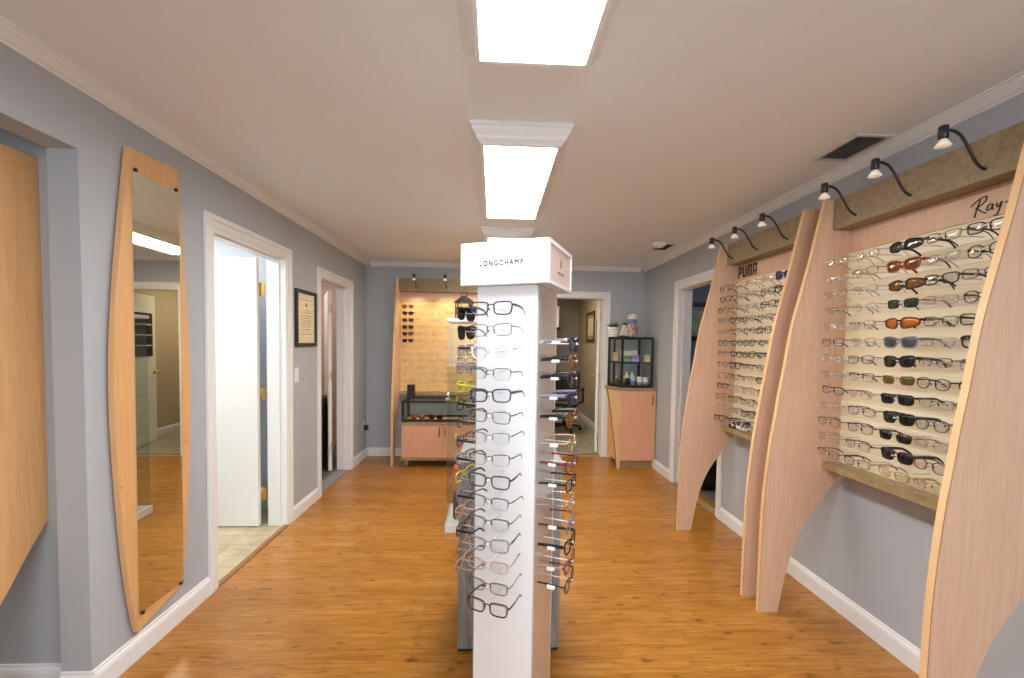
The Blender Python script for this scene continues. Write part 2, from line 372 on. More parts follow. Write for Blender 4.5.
def frame_pic(name, T, w, h, fw, m_fr, m_in, label, mat_w=.03, lines=True):
    # local: x right, z up, front -y, back y=0
    e = empty(name); e.matrix_world = T; tag(e, label, 'picture')
    b = MB()
    for a in ((-w / 2, w / 2, -h / 2, -h / 2 + fw), (-w / 2, w / 2, h / 2 - fw, h / 2), (-w / 2, -w / 2 + fw, -h / 2 + fw, h / 2 - fw), (w / 2 - fw, w / 2, -h / 2 + fw, h / 2 - fw)):
        b.box(a[0], a[1], -.022, -.001, a[2], a[3])
    b.build('frame', m_fr, e, bevel=.003)
    MB().box(-w / 2 + fw, w / 2 - fw, -.008, -.003, -h / 2 + fw, h / 2 - fw).build('mount', m_in[0], e)
    pw, ph = w / 2 - fw - mat_w, h / 2 - fw - mat_w
    MB().box(-pw, pw, -.0095, -.008, -ph, ph).build('certificate', m_in[1], e)
    if lines:
        b = MB()
        b.lathe([(.001, 0), (.016, 0), (.016, .0006), (.001, .0006)], n=12, T=Matrix.Translation((0, -.0105, ph * .62)) @ Matrix.Rotation(PI / 2, 4, 'X'))
        for i, (z, l) in enumerate(((.84, .75), (.36, .5), (.26, .68), (.12, .72), (.02, .66), (-.08, .72), (-.18, .7), (-.28, .6), (-.38, .64), (-.5, .5), (-.72, .8))):
            b.box(-pw * l, pw * l, -.0105, -.0095, ph * z - .0018, ph * z + .0018)
        b.build('printing', m_ink, e)
    MB().box(-w / 2 + fw, w / 2 - fw, -.0145, -.0125, -h / 2 + fw, h / 2 - fw).build('pane', m_glass, e)
    return e
RZ = lambda a: Matrix.Rotation(a, 4, 'Z')
frame_pic('framed_certificate', Matrix.Translation((XL, 3.66, 1.605)) @ RZ(PI / 2), .385, .46, .028, m_black, (m_paper, m_paper), 'black-framed cream certificate on the left wall between the two doorways', .022)
m_brownframe = mat('brown_frame_wood', (.12, .045, .015), .4)
frame_pic('framed_picture', Matrix.Translation((HX1, 7.55, 1.74)) @ RZ(-PI / 2), .62, .53, .05, m_brownframe, (mat('tan_mount', (.55, .36, .16), .7), m_paper), 'brown-framed picture on the hall wall beyond the back doorway', .06, False)
frame_pic('framed_picture', Matrix.Translation((2.42, 4.9, 1.71)), .55, .44, .05, m_black, (mat('grey_mount', (.3, .32, .3), .7), mat('sage_print', (.42, .44, .30), .7, var=.4, vscale=9)), 'black-framed green print in the dark room beyond the right doorway', .05, False)

# light switch + outlet
e = empty('light_switch', (XL, 3.489, 1.147), PI / 2, 'white light switch plate below the framed certificate', 'light switch')
MB().box(-.036, .036, -.006, -.0005, -.058, .058).build('wall_plate', m_trim, e, bevel=.002); MB().box(-.016, .016, -.010, -.006, -.033, .033).build('rocker', m_white, e, bevel=.002)
e = empty('wall_outlet', (XL, 5.27, .40), PI / 2, 'white wall outlet low in the back left corner', 'outlet')
MB().box(-.036, .036, -.006, -.0005, -.058, .058).build('wall_plate', m_trim, e, bevel=.002); MB().box(-.017, .017, -.008, -.006, .008, .04).box(-.017, .017, -.008, -.006, -.04, -.008).build('socket', m_white, e, bevel=.001)
e = empty('power_adapter', (XL + .0085, 5.27, .376), PI / 2, 'black power adapter with thin cord plugged into the corner outlet', 'adapter')
MB().box(-.025, .025, -.045, 0, -.03, .03).build('plug_body', m_black, e, bevel=.004)
MB().tube(catmull([(0.02, -.03, -.03), (.05, -.045, -.15), (.06, -.03, -.30), (.085, -.02, -.365)]), .0025, 6).build('cord', mat('grey_cord', (.5, .5, .5), .5), e)

# ------------------------------------------------------------------ CEILING LIGHTS
def ceiling_light(y0, y1, label, x0=-.115, x1=.343, drop=.0845, es=m_diff):
    e = empty('ceiling_light', ((x0 + x1) / 2, (y0 + y1) / 2, H), 0, label, 'ceiling light', 'boxed ceiling lights in a row')
    wx, wy = (x1 - x0) / 2, (y1 - y0) / 2
    # (inset, z) crown-like profile of the skirt
    prof = [(0, 0), (0, -.014), (.007, -.018), (.010, -.034), (.022, -.048), (.026, -.052), (.028, -.062), (.042, -.073), (.046, -.077), (.046, -drop), (.061, -drop), (.061, -drop + .012)]
    b = MB(); v = []; f = []
    for i, z in prof: v += [(-wx + i, -wy + i, z), (wx - i, -wy + i, z), (wx - i, wy - i, z), (-wx + i, wy - i, z)]
    for k in range(len(prof) - 1):
        for q in range(4): f.append((4 * k + q, 4 * k + (q + 1) % 4, 4 * k + 4 + (q + 1) % 4, 4 * k + 4 + q))
    f.append((0, 1, 2, 3))
    b.add(v, f); b.build('frame', m_trim, e)
    i = .0615
    MB().box(-wx + i, wx - i, -wy + i, wy - i, -drop + .004, -drop + .010).build('diffuser', es, e)
    return e
ceiling_light(.224, 1.465, 'nearest white-framed ceiling light panel, cut off by the top edge', es=m_diff_cool)
ceiling_light(1.931, 3.172, 'middle white-framed ceiling light panel above the white display tower')
ceiling_light(3.638, 4.879, 'far white-framed ceiling light panel mostly hidden behind the tower header', es=m_diff_warm)
ceiling_light(-1.483, -.242, 'added white-framed ceiling light panel, unseen behind the camera', es=m_diff_back)  # out-of-view fixture added to light the near end of the room

# hvac vent, detector, small vent
m_ventgrey = mat('vent_grey', (.50, .50, .52), .5); m_ventframe = mat('vent_frame', (.60, .58, .56), .5)
e = empty('ceiling_vent', (1.725, 2.058, H), 0, 'grey louvred air vent in the ceiling beside the right crown moulding', 'vent')
b = MB(); w, l = .09, .139
for a in ((-w, w, -l, -l + .02), (-w, w, l - .02, l), (-w, -w + .02, -l + .02, l - .02), (w - .02, w, -l + .02, l - .02)): b.box(*a, -.010, -.0005)
b.build('frame', m_ventframe, e, bevel=.002)
MB().box(-w + .02, w - .02, -l + .02, l - .02, -.002, -.0006).build('backing', m_dark, e)
for i in range(7):
    x = -w + .026 + i * .0198
    MB().prism([(x + .010, -.003), (x + .0115, -.002), (x + .004, -.011), (x + .0025, -.0125)], 'xz', -l + .02, l - .02).build('louvre', m_ventgrey, e)
e = empty('smoke_detector', (1.561, 4.065, H), 0, 'round white smoke detector on the ceiling near the back corner', 'smoke detector')
MB().lathe([(.001, 0), (.062, 0), (.064, -.012), (.058, -.03), (.035, -.042), (.001, -.043)], n=28).build('housing', m_trim, e)
MB().lathe([(.001, -.0425), (.018, -.0425), (.016, -.047), (.001, -.0475)], n=16).build('cap', m_white, e)
e = empty('ceiling_vent', (1.655, 4.20, H), 0, 'small dark air vent behind the smoke detector', 'vent')
b = MB()
for a in ((-.075, .075, -.13, -.115), (-.075, .075, .115, .13), (-.075, -.06, -.115, .115), (.06, .075, -.115, .115)): b.box(*a, -.010, -.0005)
b.build('frame', m_ventframe, e); MB().box(-.06, .06, -.115, .115, -.003, -.0006).build('backing', m_dark, e)
for i in range(5):
    x = -.052 + i * .023
    MB().prism([(x, -.003), (x + .002, -.002), (x + .014, -.010), (x + .012, -.0115)], 'xz', -.115, .115).build('louvre', m_dark, e)

# ------------------------------------------------------------------ EYEGLASSES
def outline(kind, a, bb, n=30):
    pts = []
    for k in range(n):
        t = 2 * PI * k / n; c, s = math.cos(t), math.sin(t)
        ex = {'rect': 3.7, 'round': 2.0, 'oval': 2.3, 'wayfarer': 3.2, 'aviator': 2.4, 'butterfly': 2.8, 'panto': 2.3, 'wrap': 3.}[kind]
        x = a * math.copysign(abs(c) ** (2 / ex), c); z = bb * math.copysign(abs(s) ** (2 / ex), s)
        # x<0 = nose side, x>0 = outer side
        if kind == 'rect': x *= 1 + .09 * z / bb; z += .05 * bb * x / a * (1 if z > 0 else -.3)
        elif kind == 'wayfarer': x *= 1 + .13 * z / bb; z += .10 * bb * (x / a) * (1 if z > 0 else .2)
        elif kind == 'aviator': x *= 1 + .14 * z / bb; z -= .16 * bb * (x / a) * (1 if z < 0 else 0)
        elif kind == 'butterfly': z += .20 * bb * (x / a) * (1 if z > 0 else .1); x *= 1 + .10 * z / bb
        elif kind == 'panto': x *= 1 + .10 * z / bb
        elif kind == 'wrap': z *= 1 - .22 * x / a; z += .08 * bb * x / a
        pts.append((x, z))
    return pts
# style: kind, half width, half height, rim thickness, rim depth, bridge gap, temple height, half-rim
STYLES = {
    'rect_thick': ('rect', .0268, .0182, .0021, .0022, .018, .0042, False),
    'rect_metal': ('rect', .0264, .0166, .0012, .0013, .019, .0019, False),
    'rect_half': ('rect', .0264, .0166, .0014, .0015, .019, .0021, True),
    'oval_metal': ('oval', .0250, .0172, .0008, .0010, .020, .0016, False),
    'rimless': ('rect', .0255, .0160, .0003, .0006, .020, .0014, False),
    'panto': ('panto', .0248, .0208, .0015, .0018, .020, .0030, False),
    'wayfarer': ('wayfarer', .0270, .0200, .0030, .0026, .017, .0062, False),
    'aviator': ('aviator', .0285, .0232, .0009, .0011, .018, .0017, False),
    'sport': ('wrap', .0300, .0185, .0022, .0024, .014, .0056, False),
    'butterfly': ('butterfly', .0285, .0222, .0032, .0028, .016, .0065, False),
}
_g = {}
def glasses_meshes(style):
    if style in _g: return _g[style]
    kind, a, bb, th, dp, gap, tph, half = STYLES[style]
    pts = outline(kind, a, bb); cx = gap / 2 + a; cz = -bb * .30
    yy = lambda x: 1.05 * x * x + (1.8 * x * x if kind == 'wrap' else 0)
    fr = MB()
    for s in (-1, 1):
        ring = [(s * (cx + x), yy(cx + x), cz + z) for x, z in pts]
        if half:
            up = sorted([q for q in ring if q[2] >= cz - bb * .15], key=lambda q: q[0]); fr.tube(up, th, 6, rz=dp, up=(0, 1, 0))
            fr.tube(ring, .0004, 4, closed=True)
        else: fr.tube(ring, th, 6, rz=dp, closed=True, up=(0, 1, 0))
        hx = cx + a; hz = cz + bb * .52 + (.1 * bb if kind in ('wayfarer', 'butterfly') else 0)
        fr.tube([(s * (hx - .001), yy(hx), hz), (s * (hx + .004), yy(hx) + .0005, hz), (s * (hx + .006), yy(hx) + .006, hz)], max(th, .0012), 6, rz=max(tph * .8, .0014), up=(0, 0, 1))
    bz = cz + bb * .42
    fr.tube(catmull([(-gap / 2 - .002, .0002, bz - .001), (-gap / 4, -.0012, bz + .0028), (gap / 4, -.0012, bz + .0028), (gap / 2 + .002, .0002, bz - .001)], 4), max(th * .9, .0011), 6, rz=max(dp, .0012), up=(0, 1, 0))
    if kind == 'aviator': fr.tube([(-gap / 2 - .004, .0005, bz + .009), (gap / 2 + .004, .0005, bz + .009)], .0009, 6)
    for s in (-1, 1):   # nose pads
        fr.tube([(s * (gap / 2 + .001), .001, cz + bb * .05), (s * (gap / 2 - .001), .005, cz - bb * .05)], .0006, 5)
        fr.lathe([(.0005, -.004), (.0022, -.002), (.0024, .002), (.0006, .004)], c=(s * (gap / 2 - .0015), .0055, cz - bb * .1), n=8)
    lens = []
    for s in (-1, 1):
        lb = MB(); q = [(s * (cx + x * .985), z * .985 + cz) for x, z in pts]; n = len(q)
        v = []; rings = (1., .55, 0.)
        for off in (-.0006, .0006):
            for k in (1., .5):
                for x, z in q:
                    X = s * cx + (x - s * cx) * k; Z = cz + (z - cz) * k; v.append((X, yy(X) + off - .0012 * (1 - k), Z))
            v.append((s * cx, yy(cx) + off - .0014, cz))
        f = []; m = 2 * n + 1
        for o in (0, m):
            for i in range(n):
                j = (i + 1) % n; f.append((o + i, o + j, o + n + j, o + n + i)); f.append((o + n + i, o + n + j, o + 2 * n))
        for i in range(n): j = (i + 1) % n; f.append((i, j, m + j, m + i))
        lb.add(v, f, 0, True); lens.append(lb.mesh('lens', m_lens))
    tem = []
    for s in (-1, 1):
        tb = MB(); hx = cx + a + .006; y0 = yy(cx + a) + .004
        P = catmull([(s * hx, y0, hz), (s * (hx + .001), y0 + .03, hz), (s * (hx - .001), y0 + .065, hz - .001), (s * (hx - .003), y0 + .085, hz - .004), (s * (hx - .006), y0 + .104, hz - .015), (s * (hx - .008), y0 + .116, hz - .026)], 3)
        hgt = [tph * (1 - .25 * min(1, i / 9)) if tph > .003 else (tph if i < 9 else .0026) for i in range(len(P))]
        tb.tube(P, max(th * .6, .0009), 6, rz=hgt); tem.append(tb.mesh('temple', m_black))
    _g[style] = (fr.mesh('frame', m_black), lens, tem); return _g[style]
m_tag = mat('price_tag_paper', (.85, .85, .85), .6)
tagmesh = MB().box(-.004, .004, -.012, .012, -.006, .006).mesh('price_tag', m_tag)
FC = {}   # frame colours
for nm, c, r, me in (('black', (.010, .010, .011), .25, 0), ('dark brown', (.045, .018, .010), .25, 0), ('tortoiseshell', (.16, .055, .014), .2, 0), ('navy', (.015, .020, .075), .3, 0),
                     ('gunmetal', (.055, .055, .06), .35, .5), ('silver', (.62, .62, .62), .2, .9), ('gold', (.62, .40, .16), .25, .9), ('rose', (.60, .36, .30), .3, .6), ('burgundy', (.16, .012, .020), .3, 0),
                     ('grey', (.22, .22, .25), .35, 0), ('crystal', (.80, .80, .82), .15, 0), ('yellow', (.62, .58, .03), .4, 0), ('purple grey', (.20, .19, .28), .4, 0), ('red', (.32, .02, .02), .3, 0), ('white', (.8, .8, .8), .3, 0), ('blue', (.03, .04, .28), .3, 0)):
    if nm == 'tortoiseshell': FC[nm] = mat('frame_' + nm, c, r, var=.75, vscale=90)
    else: FC[nm] = mat('frame_' + nm.replace(' ', '_'), c, r, metal=me)
LC = {'clear': m_lens, 'dark': mat('lens_dark', (.008, .009, .009), .06, alpha=.95), 'green': mat('lens_green', (.020, .032, .016), .06, alpha=.93), 'brown': mat('lens_brown', (.16, .062, .012), .08, alpha=.93),
      'amber': mat('lens_amber_mirror', (.50, .13, .015), .10, metal=.4), 'grey': mat('lens_grey', (.05, .06, .065), .06, alpha=.88), 'olive': mat('lens_olive', (.09, .075, .02), .08, alpha=.9), 'blue': mat('lens_blue', (.02, .03, .10), .06, alpha=.92)}
def set_mat(o, m):
    o.material_slots[0].link = 'OBJECT'; o.material_slots[0].material = m
SHAPE = {'rect_thick': 'rectangular', 'rect_metal': 'thin rectangular', 'rect_half': 'half-rim', 'oval_metal': 'thin oval', 'rimless': 'rimless', 'panto': 'rounded', 'wayfarer': 'chunky', 'aviator': 'aviator', 'sport': 'wraparound', 'butterfly': 'oversized'}
def make_glasses(style, frame, lens, T, place, group, temple=None, scale=1., tagged=False, jitter=True):
    fm, lm, tm = glasses_meshes(style); sun = lens != 'clear'
    e = bpy.data.objects.new('sunglasses' if sun else 'eyeglasses', None); COL.objects.link(e); e.empty_display_size = .05
    J = Matrix.Identity(4)
    if jitter: J = Matrix.Rotation(random.uniform(-.04, .04), 4, 'Y') @ Matrix.Rotation(random.uniform(-.05, .05), 4, 'Z') @ Matrix.Rotation(random.uniform(-.06, .03), 4, 'X')
    e.matrix_world = T @ J @ Matrix.Scale(scale, 4)
    fcn = frame if not sun else frame
    d = f"{fcn} {SHAPE[style]} " + (f"sunglasses with {lens} lenses" if sun else 'eyeglasses')
    tag(e, d + ' ' + place, 'sunglasses' if sun else 'eyeglasses', group)
    def kid(n, me, m):
        o = bpy.data.objects.new(n, me); COL.objects.link(o); o.parent = e; set_mat(o, m); return o
    kid('frame', fm, FC[frame])
    for q in lm: kid('lens', q, LC[lens])
    for q in tm: kid('temple', q, FC[temple or frame])
    if tagged:
        o = bpy.data.objects.new('price_tag', tagmesh); COL.objects.link(o); o.parent = e
        o.location = (-.0715 + .001, .045, .0); o.rotation_euler = (0, PI / 2 - .0, 0)
        o['label'] = 'white paper price tag'
    return e
ORD = ['top', 'second', 'third', 'fourth', 'fifth', 'sixth', 'seventh', 'eighth', 'ninth', 'tenth', 'eleventh', 'twelfth', 'thirteenth', 'fourteenth', 'fifteenth']
COLN = ['leftmost', 'second', 'third', 'fourth', 'fifth', 'sixth', 'seventh']

# ------------------------------------------------------------------ WALL DISPLAYS
FIN_F = [(.45, 0), (.448, .3), (.444, .55), (.434, .72), (.417, .9), (.400, 1.02), (.380, 1.17), (.360, 1.29), (.336, 1.46), (.313, 1.58), (.284, 1.70), (.243, 1.87), (.207, 2.04), (.174, 2.19)]
FIN_B = [(.0, .785), (.04, .735), (.09, .668), (.143, .588), (.19, .52), (.226, .46), (.268, .365), (.30, .25), (.325, .13), (.345, 0)]
front = [tuple(v) for v in catmull([Vector((a, b_, 0)) for a, b_ in FIN_F], 4)]
arch = [tuple(v) for v in catmull([Vector((a, b_, 0)) for a, b_ in FIN_B], 4)]
FIN = [(-a, z) for a, z, _ in front] + [(-.0005, 2.19)] + [(-max(a, .0005), z) for a, z, _ in arch]
rodmesh = {}
def rod_mesh(L):
    if L not in rodmesh:
        b = MB(); b.cyl((0, -.008, 0), (0, L, 0), .0020, n=8); b.lathe([(.001, -.004), (.0038, -.004), (.0038, 0.0), (.001, 0.0)], n=10, T=Matrix.Translation((0, -.008, 0)) @ Matrix.Rotation(-PI / 2, 4, 'X'))
        rodmesh[L] = b.mesh('rod', m_rod)
    return rodmesh[L]
def wall_display(loc, rz, W, label, cols, rows, z0, dz, panel_mat, lamps, panel_bottom=.82, has_rail=True, flip_lamp=1):
    e = empty('wall_display', loc, rz, label, 'display stand', 'curved maple eyeglass wall displays')
    for x0 in (-.025, W):
        f = MB(); f.prism(FIN, 'yz', x0, x0 + .025); fo = f.build('side_fin', m_maple, e)
        # pale edge band along the curved front
        eb = MB(); n = len(front); v = []; fs = []
        for a, z, _ in front: v += [(x0 + .0, -a - .0008, z), (x0 + .025, -a - .0008, z), (x0 + .025, -a + .002, z), (x0, -a + .002, z)]
        for i in range(n - 1):
            for q in range(4): fs.append((4 * i + q, 4 * i + (q + 1) % 4, 4 * i + 4 + (q + 1) % 4, 4 * i + 4 + q))
        fs.append((0, 1, 2, 3)); fs.append((4 * n - 4, 4 * n - 3, 4 * n - 2, 4 * n - 1))
        eb.add(v, fs); eb.build('edge_band', m_edge, fo)
    MB().box(0, W, -.04, -.0005, panel_bottom, 1.92).build('back_panel', panel_mat, e)
    MB().box(0, W, -.042, -.0005, 1.922, 2.035).build('header_panel', m_maple, e)
    MB().box(0.001, W - .001, -.135, -.0005, 2.036, 2.19).build('valance', m_valance, e, bevel=.002)
    MB().box(0.001, W - .001, -.131, -.0005, .785, .8195).build('shelf', m_shelf, e, bevel=.002)
    if has_rail:
        for i in range(rows):
            z = z0 - i * dz - .003
            MB().box(0.001, W - .001, -.046, -.0402, z - .011, z + .009).build('rail', m_rail, e)
    rm = rod_mesh(.166 if rz else .13)
    for i in range(rows):
        for x in cols:
            o = bpy.data.objects.new('rod', rm); COL.objects.link(o); o.parent = e; o.location = (x, -.04 - (.166 if rz else .13), z0 - i * dz - .0026)
    for x in lamps:
        arm = catmull([(x, -.136, 2.075), (x, -.142, 2.075), (x + .004, -.175, 2.095), (x + .004, -.225, 2.172), (x + .003, -.255, 2.199), (x + .002, -.29, 2.206)], 5)
        lo = MB(); lo.tube(arm, .0052, 8)
        la = lo.build('lamp_arm', m_black, e)
        MB().lathe([(.001, .022), (.013, .022), (.015, .018), (.015, -.020), (.012, -.024), (.001, -.024)], c=(x + .002, -.30, 2.196), n=16).build('lamp_socket', m_black, la)
        MB().lathe([(.001, -.0242), (.010, -.0245), (.016, -.034), (.024, -.047), (.024, -.050), (.018, -.052), (.001, -.0515)], c=(x + .002, -.30, 2.196), n=16).build('bulb', m_bulb, la)
    return e
RZW = -PI / 2
YA, YBU = 2.19, 3.205
WA, WB_ = .852, .843
colsA = [YA - y for y in (2.062, 1.893, 1.712, 1.562, 1.418)]
colsB = [YBU - y for y in (3.092, 2.93, 2.765, 2.60, 2.45)]
dispA = wall_display((XR, YA, 0), RZW, WA, 'nearest curved maple eyeglass display on right wall, with sunglasses column', colsA, 13, 1.853, .0793, m_cream, [YA - y for y in (1.497, 1.771, 2.047)])
dispB = wall_display((XR, YBU, 0), RZW, WB_, 'farther curved maple eyeglass display on right wall, beside the doorway', colsB, 13, 1.853, .0793, m_cream, [YBU - y for y in (2.532, 2.824, 3.123)])
colsC = [.109 + .172 * i for i in range(7)]
WC = 1.25
dispC = wall_display((-1.135, YB, 0), 0, WC, 'curved maple eyeglass display against the back wall behind glass cart', colsC, 12, 1.855, .0818, m_tan, [.20, .56, .92], has_rail=False)

# brand lettering
T_A = Matrix.Translation((0, -.0425, 0)) @ Matrix.Rotation(PI / 2, 4, 'X')
# blocky cat-brand letters (x,z strokes in a unit box) on the farther display
b = MB()
def bar(x0, x1, z0, z1): b.box(x0, x1, -.0450, -.0422, z0, z1)
LX0, LZ0, lw, lh, st, gp = -.007, 1.938, .047, .084, .0165, .0085
def lbar(o, x0, x1, z0, z1): bar(LX0 + o + x0, LX0 + o + x1, LZ0 + z0, LZ0 + z1)
o_ = .008
lbar(o_, 0, st, 0, lh); lbar(o_, st, lw - .004, lh - st, lh); lbar(o_, lw - st, lw, .034, lh - .004); lbar(o_, st, lw - .004, .028, .028 + st * .9)
o_ += lw + gp
lbar(o_, 0, st, .004, lh); lbar(o_, lw - st, lw, .004, lh); lbar(o_, .003, lw - .003, 0, st)
o_ += lw + gp
lbar(o_, 0, st, 0, lh - .003); lbar(o_, .003, lw + .012, lh - st, lh); lbar(o_, (lw + .015) / 2 - st / 2, (lw + .015) / 2 + st / 2, 0, lh - st); lbar(o_, lw + .015 - st, lw + .015, 0, lh - .003)
o_ += lw + .015 + gp
lbar(o_, 0, st, 0, lh - .004); lbar(o_, .003, lw - .003, lh - st, lh); lbar(o_, lw - st, lw, 0, lh - .004); lbar(o_, st, lw - st, .024, .024 + st * .8)
lo = b.build('brand_lettering', m_ink, dispB, bevel=.002)
# handwritten lettering on the nearer display
def script(strokes, ox, oz, sx, sz, r, shear=.0):
    s = MB()
    for st_ in strokes:
        P = catmull([(ox + sx * (x + shear * z), -.0430, oz + sz * z) for x, z in st_], 5)
        s.tube(P, r, 6, rz=r * .8)
    return s
STRK = [[(-.25, .62), (.0, .86), (.28, 1.0), (.40, .92), (.36, .70), (.15, .52), (-.02, .44)], [(.14, .92), (.06, .4), (.02, -.08)], [(.06, .46), (.25, .22), (.52, .02)],
        [(.72, .44), (.58, .46), (.50, .28), (.56, .14), (.68, .22), (.74, .42), (.74, .18), (.82, .14)], [(.90, .44), (.92, .24), (1.02, .24), (1.08, .46), (1.06, .1), (.98, -.22), (.86, -.2)],
        [(1.22, .34), (1.38, .38)], [(1.56, .92), (1.52, .5), (1.48, .06)], [(1.46, .9), (1.74, 1.0), (1.84, .82), (1.60, .56), (1.86, .36), (1.78, .1), (1.48, .04)],
        [(2.14, .44), (2.0, .46), (1.92, .28), (1.98, .14), (2.1, .22), (2.16, .42), (2.16, .16), (2.24, .14)], [(2.32, .44), (2.32, .12)], [(2.32, .34), (2.46, .46), (2.52, .34), (2.52, .12)]]
script(STRK, YA - 1.603, 1.938, .078, .066, .0028, .12).build('brand_lettering', m_ink, dispA)

def disp_matrix(loc, rz, x, y, z): return Matrix.Translation(loc) @ RZ(rz) @ Matrix.Translation((x, y, z))
# nearest display glasses
sunA = [('sport', 'black', 'green'), ('wayfarer', 'red', 'brown'), ('sport', 'dark brown', 'brown'), ('rect_metal', 'gunmetal', 'green'), ('sport', 'black', 'amber'), ('wayfarer', 'grey', 'grey'),
        ('wayfarer', 'black', 'dark'), ('rect_metal', 'gold', 'olive'), ('rect_thick', 'black', 'dark'), ('wayfarer', 'black', 'dark'), ('rect_half', 'black', 'dark'), ('wayfarer', 'black', 'dark'), ('rect_metal', 'gold', 'clear')]
c0 = ['rimless', 'oval_metal', 'rect_half', 'rimless', 'rect_metal', 'rect_metal', 'rect_metal', 'rimless', 'rect_metal', 'rimless', 'oval_metal', 'rimless', 'rect_half']
k0 = ['gold', 'silver', 'silver', 'gunmetal', 'silver', 'gunmetal', 'silver', 'silver', 'dark brown', 'silver', 'gunmetal', 'silver', 'gunmetal']
c1 = ['oval_metal', 'rect_half', 'rimless', 'oval_metal', 'rimless', 'rect_metal', 'rect_metal', 'rect_half', 'rimless', 'rect_metal', 'rect_metal', 'rect_half', 'rect_metal']
k1 = ['silver', 'gold', 'silver', 'silver', 'gunmetal', 'silver', 'gunmetal', 'dark brown', 'rose', 'gunmetal', 'dark brown', 'gunmetal', 'dark brown']
c3 = ['rect_metal', 'rimless', 'rect_thick', 'rimless', 'rect_metal', 'rimless', 'rect_half', 'panto', 'rect_half', 'panto', 'rect_half', 'panto', 'rect_half']
k3 = ['gunmetal', 'silver', 'black', 'rose', 'gunmetal', 'silver', 'gunmetal', 'dark brown', 'gunmetal', 'gunmetal', 'rose', 'dark brown', 'gold']
c4 = ['rect_thick', 'panto', 'rect_metal', 'panto', 'rect_thick', 'wayfarer', 'rect_thick', 'panto', 'rect_metal', 'rect_thick', 'rect_metal', 'panto', 'rect_metal']
k4 = ['black', 'black', 'gunmetal', 'black', 'dark brown', 'black', 'grey', 'dark brown', 'gunmetal', 'black', 'gunmetal', 'rose', 'black']
GA = 'eyeglasses on the nearest right wall display'
for i in range(13):
    for j, x in enumerate(colsA):
        st_, fr_, ln_ = [(c0[i], k0[i], 'clear'), (c1[i], k1[i], 'clear'), sunA[i], (c3[i], k3[i], 'clear'), (c4[i], k4[i], 'clear')][j]
        tp = {(2, 1): 'red'}.get((j, i))
        make_glasses(st_, fr_, ln_, disp_matrix((XR, YA, 0), RZW, x, -.206 + random.uniform(-.012, .006), 1.853 - .0793 * i + .001), f'nearest wall display, {ORD[i]} row, {COLN[j]} column', GA, tp, 1.1 if j < 3 else 1.02)
GB = 'eyeglasses on the farther right wall display'
stB = ['rect_metal', 'rect_half', 'rect_thick', 'rimless', 'oval_metal', 'panto']; fcB = ['gunmetal', 'black', 'dark brown', 'silver', 'gold', 'gunmetal', 'tortoiseshell']
ovB = {(4, 0): ('butterfly', 'blue', 'blue'), (4, 1): ('wayfarer', 'black', 'clear'), (0, 1): ('rect_thick', 'dark brown', 'clear'), (0, 5): ('panto', 'black', 'clear'), (0, 9): ('rect_thick', 'black', 'clear'), (4, 5): ('wayfarer', 'black', 'dark'), (3, 2): ('rect_thick', 'black', 'clear'), (4, 3): ('rect_thick', 'black', 'clear'), (1, 7): ('wayfarer', 'black', 'clear'), (4, 7): ('wayfarer', 'dark brown', 'clear'), (1, 3): ('rect_thick', 'black', 'clear')}
for i in range(13):
    for j, x in enumerate(colsB):
        st_, fr_, ln_ = ovB.get((j, i)) or (random.choice(stB), random.choice(fcB), 'clear')
        make_glasses(st_, fr_, ln_, disp_matrix((XR, YBU, 0), RZW, x, -.206 + random.uniform(-.012, .006), 1.853 - .0793 * i + .001), f'farther wall display, {ORD[i]} row, {COLN[j]} column', GB, None, 1.08)
GC = 'eyeglasses on the back wall display'
for i in range(12):
    for j, x in enumerate(colsC):
        if j == 0 and i < 6: st_, fr_, ln_ = (('aviator', 'dark brown', 'brown'), ('wayfarer', 'dark brown', 'dark'), ('aviator', 'dark brown', 'dark'), ('aviator', 'black', 'dark'), ('wayfarer', 'tortoiseshell', 'dark'), ('rect_thick', 'dark brown', 'dark'))[i]
        else: st_, fr_, ln_ = random.choice(['rimless', 'rect_metal', 'oval_metal', 'rect_half']), random.choice(['gold', 'silver', 'gunmetal', 'dark brown', 'gunmetal']), 'clear'
        make_glasses(st_, fr_, ln_, disp_matrix((-1.135, YB, 0), 0, x, -.17, 1.855 - .0818 * i + .001), f'back wall display, {ORD[i]} row, {COLN[j]} column', GC)

# black and white glasses case on the farther display's shelf
e = empty('eyeglass_case', (XR - .075, 3.06, .8197), RZW + .1, 'black and white patterned eyeglass case on the farther display shelf', 'case')
m_bw = mat('black_white_pattern', (.3, .3, .3), .4)
nt = m_bw.node_tree; bs = nt.nodes['Principled BSDF']; tc = nt.nodes.new('ShaderNodeTexCoord'); wv = nt.nodes.new('ShaderNodeTexNoise'); wv.inputs['Scale'].default_value = 34; wv.inputs['Detail'].default_value = 0
rp = nt.nodes.new('ShaderNodeValToRGB'); rp.color_ramp.interpolation = 'CONSTANT'; rp.color_ramp.elements[0].color = (.012, .012, .012, 1); rp.color_ramp.elements[1].position = .54; rp.color_ramp.elements[1].color = (.85, .85, .83, 1)
nt.links.new(tc.outputs['Object'], wv.inputs['Vector']); nt.links.new(wv.outputs['Fac'], rp.inputs['Fac']); nt.links.new(rp.outputs['Color'], bs.inputs['Base Color'])
MB().prism([(-.03, 0), (.03, 0), (.034, .012), (.032, .03), (-.032, .03), (-.034, .012)], 'yz', -.085, .085).build('case_base', m_bw, e, bevel=.006)
MB().prism([(-.032, .0305), (.032, .0305), (.030, .05), (.018, .062), (-.018, .062), (-.030, .05)], 'yz', -.085, .085).build('lid', m_bw, e, bevel=.006)

